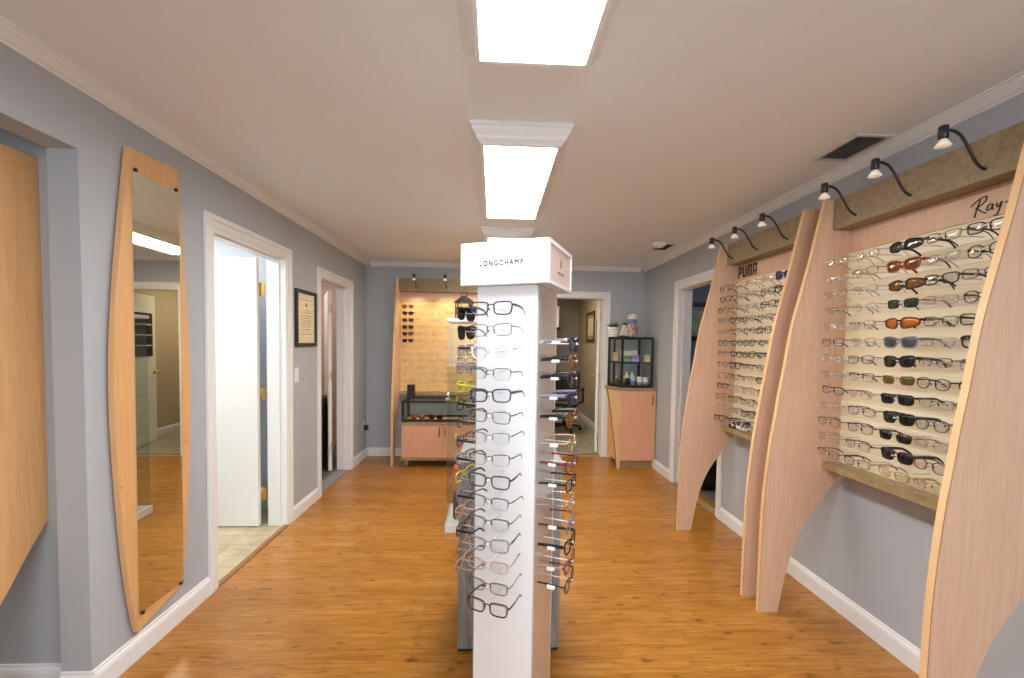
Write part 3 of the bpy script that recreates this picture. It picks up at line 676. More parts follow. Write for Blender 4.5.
# ------------------------------------------------------------------ WHITE TOWER
th = .41842
TC = (.0828, 1.4348)      # header centre
tow = empty('display_tower', (TC[0], TC[1], 0), -th, 'white square eyeglass tower with lettered header in the middle of the room', 'display tower')
hw = .1036
off = -.0049
bt = MB(); bt.box(-hw + .004, hw - .004, -hw + off, hw + off, .03, 1.60); bo = bt.build('body', m_white, tow, bevel=.0015)
MB().box(-hw + .014, hw - .014, -hw + off + .012, hw + off - .012, 0, .03).build('plinth', m_dark, tow)
for s in (-1, 1):
    x0, x1 = sorted((s * (hw - .004), s * hw))
    MB().box(x0, x1, -hw + off + .004, hw + off - .008, .05, 1.595).build('mirror_panel', m_face_mirror, tow)['label'] = 'grey mirrored side panel'
    MB().box(x0, x1, hw + off - .008, hw + off, .05, 1.595).build('edge_strip', m_white, tow)
hd = .14
MB().box(-hd, hd, -hd, hd, 1.6006, 1.7312).build('header', m_white, tow, bevel=.002)
hdr = [o for o in tow.children if o.name.startswith('header')][0]
for s in (-1, 1):
    x = s * hd; q = lambda d0, d1: sorted((x + s * d0, x + s * d1))
    fr_ = MB()
    for a in ((-hd + .003, hd - .003, 1.6006, 1.6126), (-hd + .003, hd - .003, 1.7192, 1.7312), (-hd + .003, -hd + .015, 1.6126, 1.7192), (hd - .015, hd - .003, 1.6126, 1.7192)): fr_.box(*q(0, .005), *a)
    fr_.build('sign_frame', m_white, hdr)
    MB().box(*q(0, .0018), -hd + .015, hd - .015, 1.6126, 1.7192).build('sign_panel', m_pinkpanel, hdr)['label'] = 'pale rose sign panel'
    # small emblem : rider-like drop above a short rule
    em = MB(); T = Matrix.Translation((x + s * .0022, 0, 1.675)) @ RZ(s * PI / 2)
    em.prism([(-.008, -.006), (-.004, .002), (-.006, .010), (.001, .016), (.004, .008), (.009, .004), (.004, -.001), (.006, -.010), (.001, -.004), (-.004, -.012)], 'xz', -.0004, .0004, T=T)
    em.build('emblem', m_grey_text, hdr)
    text_mesh('LONGCHAMP', .011, m_grey_text, 'lettering', hdr, Matrix.Translation((x + s * .0022, 0, 1.645)) @ RZ(s * PI / 2) @ Matrix.Rotation(PI / 2, 4, 'X'), .0003, 1.25)
text_mesh('LONGCHAMP', .0232, m_ink, 'lettering', hdr, Matrix.Translation((-.007, -hd - .0004, 1.665)) @ Matrix.Rotation(PI / 2, 4, 'X'), .0004, 1.42, 0, 0, .78, .0006)
rt = rod_mesh(.098)
fz = [1.526 - .0624 * i for i in range(15)]
TM = Matrix.Translation((TC[0], TC[1], 0)) @ RZ(-th)
faces = {'front': (Matrix.Translation((0, off, 0)), 15), 'right': (Matrix.Translation((0, off, 0)) @ RZ(PI / 2), 13), 'left': (Matrix.Translation((0, off, 0)) @ RZ(-PI / 2), 15)}
zr = [1.426, 1.372, 1.317, 1.257, 1.193, 1.112, 1.046, .983, .919, .853, .789, .726, .664]
GT = {'front': 'eyeglasses on the front of the white tower', 'right': 'eyeglasses on the right side of the white tower', 'left': 'eyeglasses on the left side of the white tower'}
LF = {'front': [('rect_thick', 'navy', 'clear', 'gunmetal'), ('rect_metal', 'gunmetal', 'clear', 'dark brown'), ('panto', 'crystal', 'clear', 'silver'), ('rect_half', 'gunmetal', 'clear', 'dark brown'), ('rect_thick', 'navy', 'clear', 'gunmetal'), ('rect_metal', 'gunmetal', 'clear', 'black'),
                ('rect_half', 'grey', 'clear', 'gunmetal'), ('rect_half', 'gunmetal', 'clear', 'black'), ('rect_thick', 'gunmetal', 'clear', 'black'), ('rect_half', 'gunmetal', 'clear', 'black'), ('rect_half', 'black', 'clear', 'black'), ('rect_thick', 'grey', 'clear', 'black'), ('rect_metal', 'rose', 'clear', 'gunmetal'), ('rect_metal', 'gunmetal', 'clear', 'black'), ('rect_thick', 'dark brown', 'clear', 'black')],
      'right': [('butterfly', 'navy', 'grey', 'silver'), ('wayfarer', 'tortoiseshell', 'brown', 'black'), ('butterfly', 'black', 'dark', 'black'), ('wayfarer', 'navy', 'dark', 'purple grey'), ('butterfly', 'tortoiseshell', 'brown', 'black'), ('panto', 'gold', 'clear', 'rose'), ('rect_thick', 'burgundy', 'clear', 'burgundy'), ('rect_thick', 'black', 'clear', 'black'), ('rimless', 'silver', 'clear', 'silver'), ('panto', 'purple grey', 'clear', 'burgundy'), ('wayfarer', 'black', 'clear', 'black'), ('rect_thick', 'burgundy', 'clear', 'rose'), ('panto', 'dark brown', 'clear', 'black')],
      'left': [('wayfarer', 'navy', 'dark', 'black'), ('butterfly', 'black', 'dark', 'black'), ('rect_thick', 'grey', 'clear', 'gunmetal'), ('rect_thick', 'purple grey', 'clear', 'grey'), ('rect_thick', 'yellow', 'clear', 'yellow'), ('rect_thick', 'black', 'clear', 'black'), ('rect_metal', 'dark brown', 'clear', 'black'), ('rect_thick', 'burgundy', 'clear', 'navy'), ('rect_thick', 'grey', 'clear', 'black'), ('rect_thick', 'yellow', 'clear', 'grey'), ('rect_thick', 'purple grey', 'clear', 'black'), ('rect_thick', 'rose', 'clear', 'rose'), ('rect_thick', 'dark brown', 'clear', 'black'), ('rect_metal', 'gold', 'clear', 'silver'), ('rect_thick', 'rose', 'clear', 'silver')]}
for side in ('front', 'right', 'left'):
    FM, n = faces[side]; zs = zr if side == 'right' else fz
    rl = .112 if side == 'front' else .088
    for i in range(n):
        L = FM @ Matrix.Translation((0, -hw - rl, zs[i]))
        o = bpy.data.objects.new('rod', rod_mesh(rl)); COL.objects.link(o); o.parent = tow; o.matrix_local = L @ Matrix.Translation((0, 0, -.0026))
        st_, fr_, ln_, tp = LF[side][i]
        make_glasses(st_, fr_, ln_, TM @ L @ Matrix.Translation((0, -.003, .001)), f'on tower {side}, {ORD[i]} row from top', GT[side], tp, 1.0, tagged=(side == 'right' and i not in (8,)))

# ------------------------------------------------------------------ GREY PEDESTAL behind the tower
e = empty('pedestal', (.087, 2.13, 0), -.0, 'grey weathered wood pedestal behind the white tower', 'pedestal')
MB().box(-.235, .235, -.2, .2, .014, .86).build('body', m_weather, e, bevel=.003); MB().box(-.232, .232, -.197, .197, 0, .014).build('toe_kick', m_dark, e)
for x in (-.14, -.047, .047, .14): MB().box(x - .0012, x + .0012, -.2006, -.199, .037, .85).build('groove', m_dark, e)
MB().box(-.24, .24, -.205, .205, .86, .885).build('top', m_weather, e, bevel=.002)

# ------------------------------------------------------------------ GLASS SHOWCASE
SX0, SX1, SY0, SY1 = -.345, .12, 3.18, 3.62
e = empty('glass_showcase', ((SX0 + SX1) / 2, (SY0 + SY1) / 2, 0), 0, 'tall glass showcase with white top and base behind the tower', 'showcase')
w, d = (SX1 - SX0) / 2, (SY1 - SY0) / 2
MB().box(-w, w, -d, d, 0, .06).build('base', m_white, e, bevel=.003); MB().box(-w, w, -d, d, 1.578, 1.603).build('top', m_white, e, bevel=.003)
for a in ((-w + .010, w - .010, -d + .008, -d + .014), (-w + .010, w - .010, d - .014, d - .008), (-w + .010, -w + .016, -d + .0145, d - .0145), (w - .016, w - .010, -d + .0145, d - .0145)):
    MB().box(*a, .0605, 1.5775).build('pane', m_showglass, e)
for z in (.36, .66, .96, 1.26): MB().box(-w + .017, w - .017, -d + .037, d - .037, z, z + .006).build('shelf', m_glass, e)
sxc = -.275
def place_item(name, label, cat, loc, rz=0): return empty(name, loc, rz, label, cat)
e = place_item('eyeglass_case', 'orange hard case on the lower glass shelf of the showcase', 'case', (-.22, 3.32, .3662), .2)
mo = mat('orange_case', (.80, .11, .02), .45)
MB().prism([(-.04, 0), (.04, 0), (.045, .03), (.04, .06), (-.04, .06), (-.045, .03)], 'yz', -.07, .07).build('case_base', mo, e, bevel=.012, seg=3); MB().prism([(-.04, .061), (.04, .061), (.034, .10), (.015, .118), (-.015, .118), (-.034, .10)], 'yz', -.07, .07).build('lid', mo, e, bevel=.012, seg=3)
e = place_item('gift_pouch', 'brown folded triangular pouch on the showcase floor', 'pouch', (-.205, 3.33, .0605), .25)
MB().prism([(-.09, 0), (.07, 0), (.075, .03), (-.075, .21), (-.09, .19)], 'xz', -.035, .035).build('pouch_body', mat('brown_leather', (.10, .05, .022), .6, bump=.1), e, bevel=.006); MB().prism([(-.088, .185), (-.07, .205), (.02, .10), (.0, .07)], 'xz', -.039, -.0355).build('flap', mat('tan_leather', (.20, .11, .05), .6), e)
e = place_item('eyeglass_case', 'cream box at the back of the showcase floor', 'box', (-.20, 3.48, .0605), 0)
MB().box(-.09, .09, -.03, .03, 0, .13).build('carton', m_paper, e, bevel=.003); MB().box(-.092, .092, -.032, .032, .1, .135).build('lid', mat('cream_lid', (.78, .74, .62), .5), e, bevel=.003)
for k, (fr_, st_, z, x) in enumerate((('yellow', 'wayfarer', .6662, -.22), ('yellow', 'sport', .9662, -.21), ('dark brown', 'wayfarer', 1.2662, -.21), ('rose', 'rect_thick', .6662, -.05), ('black', 'wayfarer', .9662, -.03))):
    make_glasses(st_, fr_, 'clear', Matrix.Translation((x, 3.32, z + .028)) @ RZ(random.uniform(-.3, .3)), f'on showcase {["second","third","top"][{.6662:0,.9662:1,1.2662:2}[z]]} glass shelf, {"left" if x < -.1 else "right"} side', 'eyeglasses in the glass showcase', jitter=False)

# lantern on the showcase
e = empty('lantern', (-.238, 3.46, 1.6035), .25, 'black lantern with crossed braces on top of the glass showcase', 'lantern')
b = MB(); b.box(-.062, .062, -.062, .062, 0, .012)
for sx in (-1, 1):
    for sy in (-1, 1): b.box(sx * .058 - .004, sx * .058 + .004, sy * .058 - .004, sy * .058 + .004, .012, .14)
for s in (-1, 1):
    b.tube([(-.056, s * .058, .014), (.056, s * .058, .138)], .0028, 6); b.tube([(.056, s * .058, .014), (-.056, s * .058, .138)], .0028, 6)
    b.tube([(s * .058, -.056, .014), (s * .058, .056, .138)], .0028, 6); b.tube([(s * .058, .056, .014), (s * .058, -.056, .138)], .0028, 6)
b.box(-.062, .062, -.062, .062, .138, .146)
b.build('cage', m_black, e)
b = MB(); v = [(-.072, -.072, .146), (.072, -.072, .146), (.072, .072, .146), (-.072, .072, .146), (-.03, -.03, .182), (.03, -.03, .182), (.03, .03, .182), (-.03, .03, .182)]
b.add(v, [(0, 3, 2, 1), (4, 5, 6, 7), (0, 1, 5, 4), (1, 2, 6, 5), (2, 3, 7, 6), (3, 0, 4, 7)]); b.box(-.02, .02, -.02, .02, .182, .196); b.build('roof', m_black, e, bevel=.002)
MB().tube([(.03 * math.cos(t), 0, .194 + .03 * math.sin(t)) for t in [PI * i / 10 for i in range(11)]], .003, 6).build('handle', m_black, e)
MB().lathe([(.001, .0125), (.03, .0125), (.03, .085), (.001, .086)], n=18).build('candle', mat('wax', (.85, .80, .66), .5), e)

# ------------------------------------------------------------------ GLASS CART by back display
CX0, CX1, CY0, CY1 = -1.03, -.10, 4.895, 5.235
e = empty('display_cart', ((CX0 + CX1) / 2, (CY0 + CY1) / 2, 0), 0, 'maple cabinet on casters with black-framed glass top before the back display', 'display cart')
w, d = (CX1 - CX0) / 2, (CY1 - CY0) / 2
MB().box(-w - .015, w + .015, -d - .012, d, .078, .104).build('base_plate', m_shelf, e, bevel=.002)
MB().box(-w, w, -d + .02, d, .104, .49).build('body', m_maple, e)
for s in (-1, 1):
    x0, x1 = sorted((s * .002, s * (w - .002))); dr = MB().box(x0, x1, -d, -d + .0195, .108, .488).build('door', m_door_wood, e, bevel=.002)
    xh = s * .035
    b = MB(); b.tube(catmull([(xh, -d - .001, .36), (xh, -d - .022, .365), (xh, -d - .026, .40), (xh, -d - .022, .45), (xh, -d - .001, .455)], 4), .0055, 8); b.build('handle', mat('brown_handle', (.16, .07, .03), .4), dr)
MB().box(-w - .012, w + .012, -d - .01, d, .49, .516).build('deck', m_shelf, e, bevel=.002)
b = MB()
for z0, z1 in ((.516, .548), (.735, .76)):
    for s in (-1, 1): b.box(-w, w, *sorted((s * d, s * (d - .018))), z0, z1); b.box(*sorted((s * w, s * (w - .018))), -d + .018, d - .018, z0, z1)
for sx in (-1, 1):
    for sy in (-1, 1): b.box(*sorted((sx * w, sx * (w - .03))), *sorted((sy * d, sy * (d - .018))), .548, .735)
b.build('vitrine_frame', m_black, e)
for a in ((-w + .031, w - .031, -d + .006, -d + .010, .5485, .7345), (-w + .031, w - .031, d - .010, d - .006, .5485, .7345), (-w + .006, -w + .010, -d + .019, d - .019, .5485, .7345), (w - .010, w - .006, -d + .019, d - .019, .5485, .7345), (-w, w, -d, d, .7602, .7682)):
    MB().box(*a).build('pane', m_glass, e)
MB().box(-w + .02, w - .02, -d + .02, d - .02, .5165, .522).build('lining', m_shelf, e)
for sx in (-1, 1):
    for sy in (-1, 1):
        cs = MB(); x, y = sx * (w - .05), sy * (d - .05); cs.cyl((x - .012, y, .028), (x + .012, y, .028), .028, n=18); ca = cs.build('caster', mat('caster_grey', (.35, .35, .36), .4), e)
        MB().box(x - .018, x + .018, y - .016, y + .016, .057, .0775).build('mount', m_chrome, ca)
e = empty('speaker', (-.94, 5.0, .7684), 0, 'small upright black box on the glass cart top', 'speaker')
MB().box(-.042, .042, -.04, .04, 0, .165).build('cabinet', m_black, e, bevel=.006); MB().box(-.036, .036, -.0425, -.0402, .015, .15).build('grille', m_black_metal, e)
e = empty('tabletop_mirror', (-.515, 5.0, .7684), .2, 'small white and silver stand on the glass cart top', 'stand')
MB().lathe([(.001, 0), (.035, 0), (.034, .008), (.008, .012), (.006, .03), (.001, .03)], n=18).build('base', m_white, e)
MB().lathe([(.001, -.004), (.03, -.004), (.032, 0), (.03, .004), (.001, .004)], n=20, T=Matrix.Translation((0, 0, .058)) @ Matrix.Rotation(PI / 2 - .3, 4, 'X')).build('mirror', m_chrome, e)
make_glasses('wayfarer', 'tortoiseshell', 'amber', Matrix.Translation((-.86, 4.985, .569)) @ RZ(.1), 'inside the glass cart, left', 'eyeglasses inside the glass cart', jitter=False, scale=1.3)
make_glasses('wayfarer', 'burgundy', 'dark', Matrix.Translation((-.655, 4.985, .569)) @ RZ(-.1), 'inside the glass cart, right of amber pair', 'eyeglasses inside the glass cart', jitter=False, scale=1.3)
for k, x in enumerate((-.86, -.655)):
    e = empty('display_block', (x, 5.0, .5222), 0, f'low cream block under the {("amber", "burgundy")[k]} sunglasses inside the cart', 'block'); MB().box(-.07, .07, -.025, .07, 0, .011).build('slab', m_cream, e, bevel=.002)

# ------------------------------------------------------------------ CORNER CABINET
KY = 4.852
e = empty('corner_cabinet', (1.62, 5.1, 0), 0, 'maple corner cabinet with one peach door by the back doorway', 'cabinet')
def L2(x, y): return (x - 1.62, y - 5.1)
body = [L2(1.462, KY + .02), L2(1.874, KY + .02), L2(1.874, 5.36), L2(1.50, 5.36), L2(1.40, 5.13)]
MB().prism(body, 'xy', .085, .905).build('body', m_board, e)
MB().prism([L2(1.48, KY + .045), L2(1.86, KY + .045), L2(1.86, 5.34), L2(1.52, 5.34)], 'xy', 0, .085).build('toe_kick', m_shelf, e)
MB().box(*[a - 1.62 for a in (1.455, 1.475)], KY - .004 - 5.1, KY + .05 - 5.1, 0, .905).build('side_stile', m_edge, e, bevel=.001)
MB().box(*[a - 1.62 for a in (1.862, 1.878)], KY - .004 - 5.1, KY + .05 - 5.1, 0, .905).build('side_stile', m_edge, e, bevel=.001)
dr = MB().box(1.478 - 1.62, 1.860 - 1.62, KY - 5.1, KY + .0195 - 5.1, .092, .900).build('door', m_door_wood, e, bevel=.002)
xh = 1.835 - 1.62; yh = KY - 5.1
MB().tube(catmull([(xh, yh - .001, .75), (xh, yh - .022, .755), (xh, yh - .026, .80), (xh, yh - .022, .845), (xh, yh - .001, .85)], 4), .0055, 8).build('handle', mat('bronze_handle', (.20, .10, .04), .4), dr)
# curved fin on the doorway side
fp = catmull([Vector((0, .905, 0)), Vector((.06, .70, 0)), (.10, .5, 0), (.14, .3, 0), (.17, .12, 0), (.185, 0, 0)], 5)
def fin_pt(t, z): # from back-left (1.39,5.14) to front (1.458,KY)
    return (1.395 + (1.458 - 1.395) * t - 1.62, 5.14 + (KY - 5.14) * t - 5.1, z)
fb = MB(); v = []; n = len(fp)
for p_ in fp:
    t = min(1, p_[0] / .2)
    a = fin_pt(t, p_[1]); c = fin_pt(1, p_[1]); v += [a, c, (c[0] - .012, c[1] - .003, c[2]), (a[0] - .012, a[1] - .003, a[2])]
fs = []
for i in range(n - 1):
    for q in range(4): fs.append((4 * i + q, 4 * i + (q + 1) % 4, 4 * i + 4 + (q + 1) % 4, 4 * i + 4 + q))
fs += [(0, 1, 2, 3), (4 * n - 4, 4 * n - 3, 4 * n - 2, 4 * n - 1)]
fb.add(v, fs); fo = fb.build('side_fin', m_edge, e)
ed = MB(); ed.tube([(v[4 * i + 3][0] - .001, v[4 * i + 3][1] - .002, v[4 * i + 3][2]) for i in range(n)], .008, 6); ed.build('edge_band', mat('brown_edge', (.22, .12, .05), .5), fo)
MB().prism([L2(1.44, KY - .012), L2(1.884, KY - .012), L2(1.884, 5.36), L2(1.49, 5.36), L2(1.355, 5.14)], 'xy', .905, .935).build('top', m_shelf, e, bevel=.003)

# black framed glass case on the cabinet
e = empty('glass_display_case', (1.62, 5.1, .9352), 0, 'black-framed glass case on top of the corner cabinet', 'display case')
ring = [L2(1.475, KY + .012), L2(1.838, KY + .012), L2(1.838, 5.33), L2(1.51, 5.33), L2(1.385, 5.13)]
hc = .585
def inset(poly, d):
    c = Vector((sum(p[0] for p in poly) / len(poly), sum(p[1] for p in poly) / len(poly))); out = []
    for p in poly: q = Vector(p) - c; out.append(tuple(c + q * (1 - d / q.length)))
    return out
b = MB(); ins = inset(ring, .026)
for z0, z1 in ((0, .03), (hc - .026, hc)):
    for i in range(5):
        j = (i + 1) % 5; b.prism([ring[i], ring[j], ins[j], ins[i]], 'xy', z0, z1)
for i in range(5):
    p_ = inset(ring, .012)[i]; b.box(p_[0] - .012, p_[0] + .012, p_[1] - .012, p_[1] + .012, .03, hc - .026)
b.build('frame', m_black, e)
MB().prism(inset(ring, .02), 'xy', .001, .012).build('deck', m_black, e)
MB().prism(inset(ring, .03), 'xy', hc - .012, hc - .006).build('top_pane', m_glass, e)
for i in range(5):
    j = (i + 1) % 5; a, c = inset(ring, .014)[i], inset(ring, .014)[j]; u = (Vector(c) - Vector(a)).normalized(); a2 = Vector(a) + u * .014; c2 = Vector(c) - u * .014; nn = Vector((-u.y, u.x)) * .002
    MB().prism([tuple(a2 - nn), tuple(c2 - nn), tuple(c2 + nn), tuple(a2 + nn)], 'xy', .031, hc - .027).build('pane', m_glass, e)
MB().prism(inset(ring, .035), 'xy', .285, .291).build('shelf', m_glass, e)
b = MB(); si = inset(ring, .036); so = inset(ring, .026); b.prism([so[0], so[1], si[1], si[0]], 'xy', .278, .298); b.prism([so[4], so[0], si[0], si[4]], 'xy', .278, .298); b.build('shelf_rail', m_black, e)
# contents
def carton(x, y, z, w, d, h, c, label, band=None, name='carton'):
    e = empty(name, (x, y, z), 0, label, 'box'); MB().box(-w / 2, w / 2, -d / 2, d / 2, 0, h).build('box_body', mat('card_' + name, c, .5), e, bevel=.002)
    MB().box(-w / 2 + .004, w / 2 - .004, -d / 2 - .0008, -d / 2, h * .15, h * .5).build('printed_panel', mat('card_print', band or [x_ * .5 for x_ in c], .5), e)
SZ = .9352 + .2914
carton(1.60, 5.02, SZ, .17, .10, .13, (.72, .66, .58), 'large white carton on the upper shelf of the glass case', (.62, .56, .48))
carton(1.557, 4.935, SZ, .078, .05, .075, (.16, .28, .20), 'green carton on the upper shelf of the glass case', (.4, .5, .42))
carton(1.648, 4.935, SZ, .085, .05, .082, (.32, .24, .62), 'purple carton on the upper shelf of the glass case', (.55, .5, .8))
carton(1.792, 4.95, SZ, .062, .06, .09, (.70, .55, .30), 'yellow and white carton at right of the upper case shelf', (.8, .78, .7))
carton(1.465, 5.09, SZ, .05, .05, .11, (.62, .52, .30), 'tan carton at left of the upper case shelf', (.75, .7, .5))
def bottle(x, y, r, h, c, cap, label, neck=True):
    e = empty('bottle', (x, y, .9352 + .0125), 0, label, 'bottle', 'bottles in the glass case')
    if neck: MB().lathe([(.001, 0), (r, 0), (r, h * .68), (r * .75, h * .76), (r * .42, h * .80), (.001, h * .80)], n=18).build('bottle_body', mat('bottle_plastic', c, .35), e); MB().lathe([(.001, h * .80), (r * .5, h * .80), (r * .45, h), (.001, h)], n=14).build('cap', mat('bottle_cap', cap, .4), e)
    else: MB().lathe([(.001, 0), (r, 0), (r, h * .72), (.001, h * .72)], n=18).build('bottle_body', mat('bottle_plastic', c, .35), e); MB().lathe([(.001, h * .72), (r * 1.04, h * .72), (r * 1.04, h * .97), (r * .9, h), (.001, h)], n=18).build('cap', mat('bottle_cap', cap, .4), e)
    MB().lathe([(r + .0002, h * .15), (r + .0008, h * .15), (r + .0008, h * .5), (r + .0002, h * .5)], n=18).build('band', mat('bottle_band', [a * .4 for a in c], .4), e)
bottle(1.475, 5.06, .026, .11, (.10, .08, .03), (.75, .70, .5), 'dark bottle with cream cap at far left of the case floor')
bottle(1.520, 4.96, .026, .115, (.42, .33, .04), (.80, .72, .55), 'mustard bottle with cream cap in the lower glass case')
bottle(1.575, 4.955, .028, .12, (.02, .02, .03), (.80, .74, .62), 'black bottle with cream cap in the lower glass case')
bottle(1.598, 5.06, .026, .16, (.72, .70, .62), (.85, .83, .78), 'tall white bottle at the back of the lower case')
bottle(1.640, 4.955, .030, .135, (.45, .62, .72), (.85, .80, .68), 'pale blue bottle with cream cap in the lower glass case')
bottle(1.660, 5.06, .026, .16, (.70, .72, .70), (.8, .85, .8), 'tall pale bottle behind the blue bottle in the case')
bottle(1.715, 4.95, .031, .11, (.84, .84, .83), (.9, .9, .88), 'white tub with wide lid, left of the pair in the case', False)
bottle(1.785, 4.95, .031, .105, (.82, .82, .82), (.88, .88, .86), 'white tub with wide lid, rightmost in the lower case', False)
# on top of the case
ZT = .9352 + .5852
e = empty('potted_plant', (1.43, 5.09, ZT), 0, 'small green plant in white pot on the black-framed case', 'plant'); e.scale = (1.2, 1.2, 1.1)
MB().lathe([(.001, 0), (.044, 0), (.047, .01), (.053, .105), (.048, .105), (.043, .03), (.001, .03)], n=24).build('pot', m_white, e)
b = MB()
for zz in (.03, .055, .08): b.lathe([(.0485 + .05 * zz, zz - .003), (.0495 + .05 * zz, zz), (.0485 + .05 * zz, zz + .003)], n=24)
b.build('pot_pattern', mat('beige_pattern', (.55, .42, .34), .5), e)
MB().lathe([(.001, .088), (.047, .088), (.03, .102), (.001, .105)], n=18).build('soil', mat('soil', (.05, .025, .012), .9), e)
b = MB()
for k in range(46):
    a = random.uniform(0, 2 * PI); ln = random.uniform(.05, .085); le = random.uniform(.35, 1.25); r0 = random.uniform(0, .025)
    dx, dy = math.cos(a), math.sin(a); P = [(dx * r0, dy * r0, .10), (dx * (r0 + ln * .5 * math.cos(le)), dy * (r0 + ln * .5 * math.cos(le)), .10 + ln * .6 * math.sin(le)), (dx * (r0 + ln * math.cos(le)), dy * (r0 + ln * math.cos(le)), .10 + ln * math.sin(le) * .9)]
    b.tube(P, [.004, .006, .001], 5, rz=[.0012, .0015, .0006])
b.build('foliage', mat('green_leaves', (.07, .16, .025), .5, var=.4, vscale=60), e)
e = empty('ornament', (1.545, 5.05, ZT), .2, 'small cream tent-shaped ornament with dark trim on the black-framed case', 'ornament'); e.scale = (1.15, 1.15, 1.2)
MB().prism([(-.05, 0), (.04, 0), (.03, .06), (.012, .12), (-.004, .12)], 'xz', -.02, .02).build('card_body', mat('cream_card', (.74, .68, .56), .6, var=.25, vscale=50), e, bevel=.003); MB().box(-.004, .022, -.022, .022, .118, .142).build('crest', mat('dark_trim', (.08, .06, .07), .5), e, bevel=.003)
MB().box(-.055, .05, -.03, .03, .0, .016).build('foot', mat('brown_foot', (.10, .06, .04), .5), e, bevel=.002)
e = empty('ceramic_jar', (1.645, 5.05, ZT), 0, 'tall patterned jar with blue collar and white lid on the case', 'jar'); e.scale = (1.15, 1.15, 1.18)
MB().lathe([(.001, 0), (.048, 0), (.052, .02), (.056, .06), (.052, .11), (.042, .135), (.001, .135)], n=24).build('jar_body', mat('mottled_glaze', (.42, .30, .27), .4, var=.85, vscale=32), e)
MB().lathe([(.03, .135), (.043, .135), (.046, .15), (.042, .178), (.001, .178)], n=24).build('collar', mat('blue_glaze', (.16, .20, .46), .4, var=.4, vscale=40), e)
MB().lathe([(.001, .178), (.05, .178), (.055, .188), (.05, .21), (.032, .23), (.012, .236), (.001, .237)], n=24).build('lid', mat('cream_glaze', (.78, .72, .62), .4), e)

# ------------------------------------------------------------------ LEFT MIRROR + NICHE BOARD
e = empty('wall_mirror', (XL + .004, 2.03, 0), .014, 'tall mirror on bowed maple board hung on the left wall', 'mirror')
LY = [(2.222, 1.906), (2.05, 1.882), (1.9, 1.862), (1.613, 1.828), (1.293, 1.806), (.969, 1.810), (.545, 1.838), (.30, 1.868), (.136, 1.900)]
RYY = [(.194, 2.176), (.40, 2.20), (.703, 2.233), (.95, 2.247), (1.213, 2.252), (1.50, 2.243), (1.763, 2.224), (2.05, 2.205), (2.238, 2.190)]
cl = catmull([Vector((y, z, 0)) for z, y in LY], 4); cr_ = catmull([Vector((y, z, 0)) for z, y in RYY], 4)
poly = [(p_[0] - 2.03, p_[1]) for p_ in cl] + [(p_[0] - 2.03, p_[1]) for p_ in cr_]
MB().prism(poly, 'yz', .001, .0265).build('backing_board', m_board, e, bevel=.0015, seg=1)
mp_ = [(1.909, 2.137), (1.98, 2.126), (2.05, 2.122), (2.12, 2.127), (2.187, 2.138), (2.173, .213), (1.898, .218)]
MB().prism([(a - 2.03, z) for a, z in mp_], 'yz', .0267, .0317).build('mirror_glass', m_mirror, e)
b = MB()
for y, z in ((1.927, 2.136), (2.166, 2.136), (1.918, .214), (2.155, .211)):
    MB().lathe([(.001, 0), (.009, 0), (.008, .007), (.001, .008)], n=14, T=Matrix.Translation((.030, y - 2.03, z)) @ Matrix.Rotation(PI / 2, 4, 'Y')).build('clip', m_black, e)
for y, z in ((1.83, .80), (2.215, .905)): MB().lathe([(.001, 0), (.004, 0), (.003, .002), (.001, .002)], n=10, T=Matrix.Translation((.0265, y - 2.03, z)) @ Matrix.Rotation(PI / 2, 4, 'Y')).build('screw_cap', m_valance, e)
DXo = -1.757 - .025 - .83
e = empty('wall_display', (DXo, AY, 0), 0, 'maple display end panel, honey light painted in, with curved lower edge in left alcove', 'display stand', 'curved maple eyeglass wall displays')
FIN_D = [(a, max(0., z - .085)) for a, z in FIN if z > .03 or True]
for x0 in (-.025, .83):
    fo = MB().prism(FIN_D, 'yz', x0, x0 + .025).build('side_fin', m_board, e)
MB().box(0, .83, -.04, -.0005, .73, 1.95).build('back_panel', m_cream, e); MB().box(.001, .829, -.135, -.0005, 1.951, 2.10).build('valance', m_valance, e, bevel=.002); MB().box(.001, .829, -.131, -.0005, .695, .7295).build('shelf', m_shelf, e, bevel=.002)

# ------------------------------------------------------------------ THINGS IN THE OTHER ROOMS
e = empty('office_chair', (1.19, 7.05, .002), -.35, 'black office chair in the hall beyond the back doorway', 'chair')
b = MB()
for k in range(5):
    a = 2 * PI * k / 5 + .3; b.tube([(0, 0, .10), (.15 * math.cos(a), .15 * math.sin(a), .085), (.27 * math.cos(a), .27 * math.sin(a), .07)], [.028, .022, .016], 8)
    b.cyl((.27 * math.cos(a) - .02, .27 * math.sin(a), .03), (.27 * math.cos(a) + .02, .27 * math.sin(a), .03), .03, n=14)
b.build('wheel_base', m_black, e); MB().cyl((0, 0, .09), (0, 0, .42), .025, n=14).build('gas_lift', m_chrome, e)
MB().prism([(-.23, .42), (.20, .42), (.24, .45), (.23, .50), (-.22, .50), (-.25, .46)], 'yz', -.24, .24).build('seat', m_black, e, bevel=.03, seg=3)
MB().prism([(.22, .58), (.27, .58), (.31, .90), (.29, .96), (.25, .96), (.23, .9)], 'yz', -.21, .21).build('backrest', m_black, e, bevel=.025, seg=3)
MB().tube([(0, .12, .43), (0, .26, .45), (0, .285, .62)], .018, 8).build('back_bar', m_black_metal, e)
for s in (-1, 1): MB().tube([(s * .22, .12, .44), (s * .29, .10, .47), (s * .29, .08, .66), (s * .29, .14, .70), (s * .29, -.14, .70)], .018, 8).build('armrest', m_black, e)
e = empty('equipment_stand', (1.16, 8.1, .002), 0, 'pale stand with white boxed head in the hall behind the doorway', 'stand')
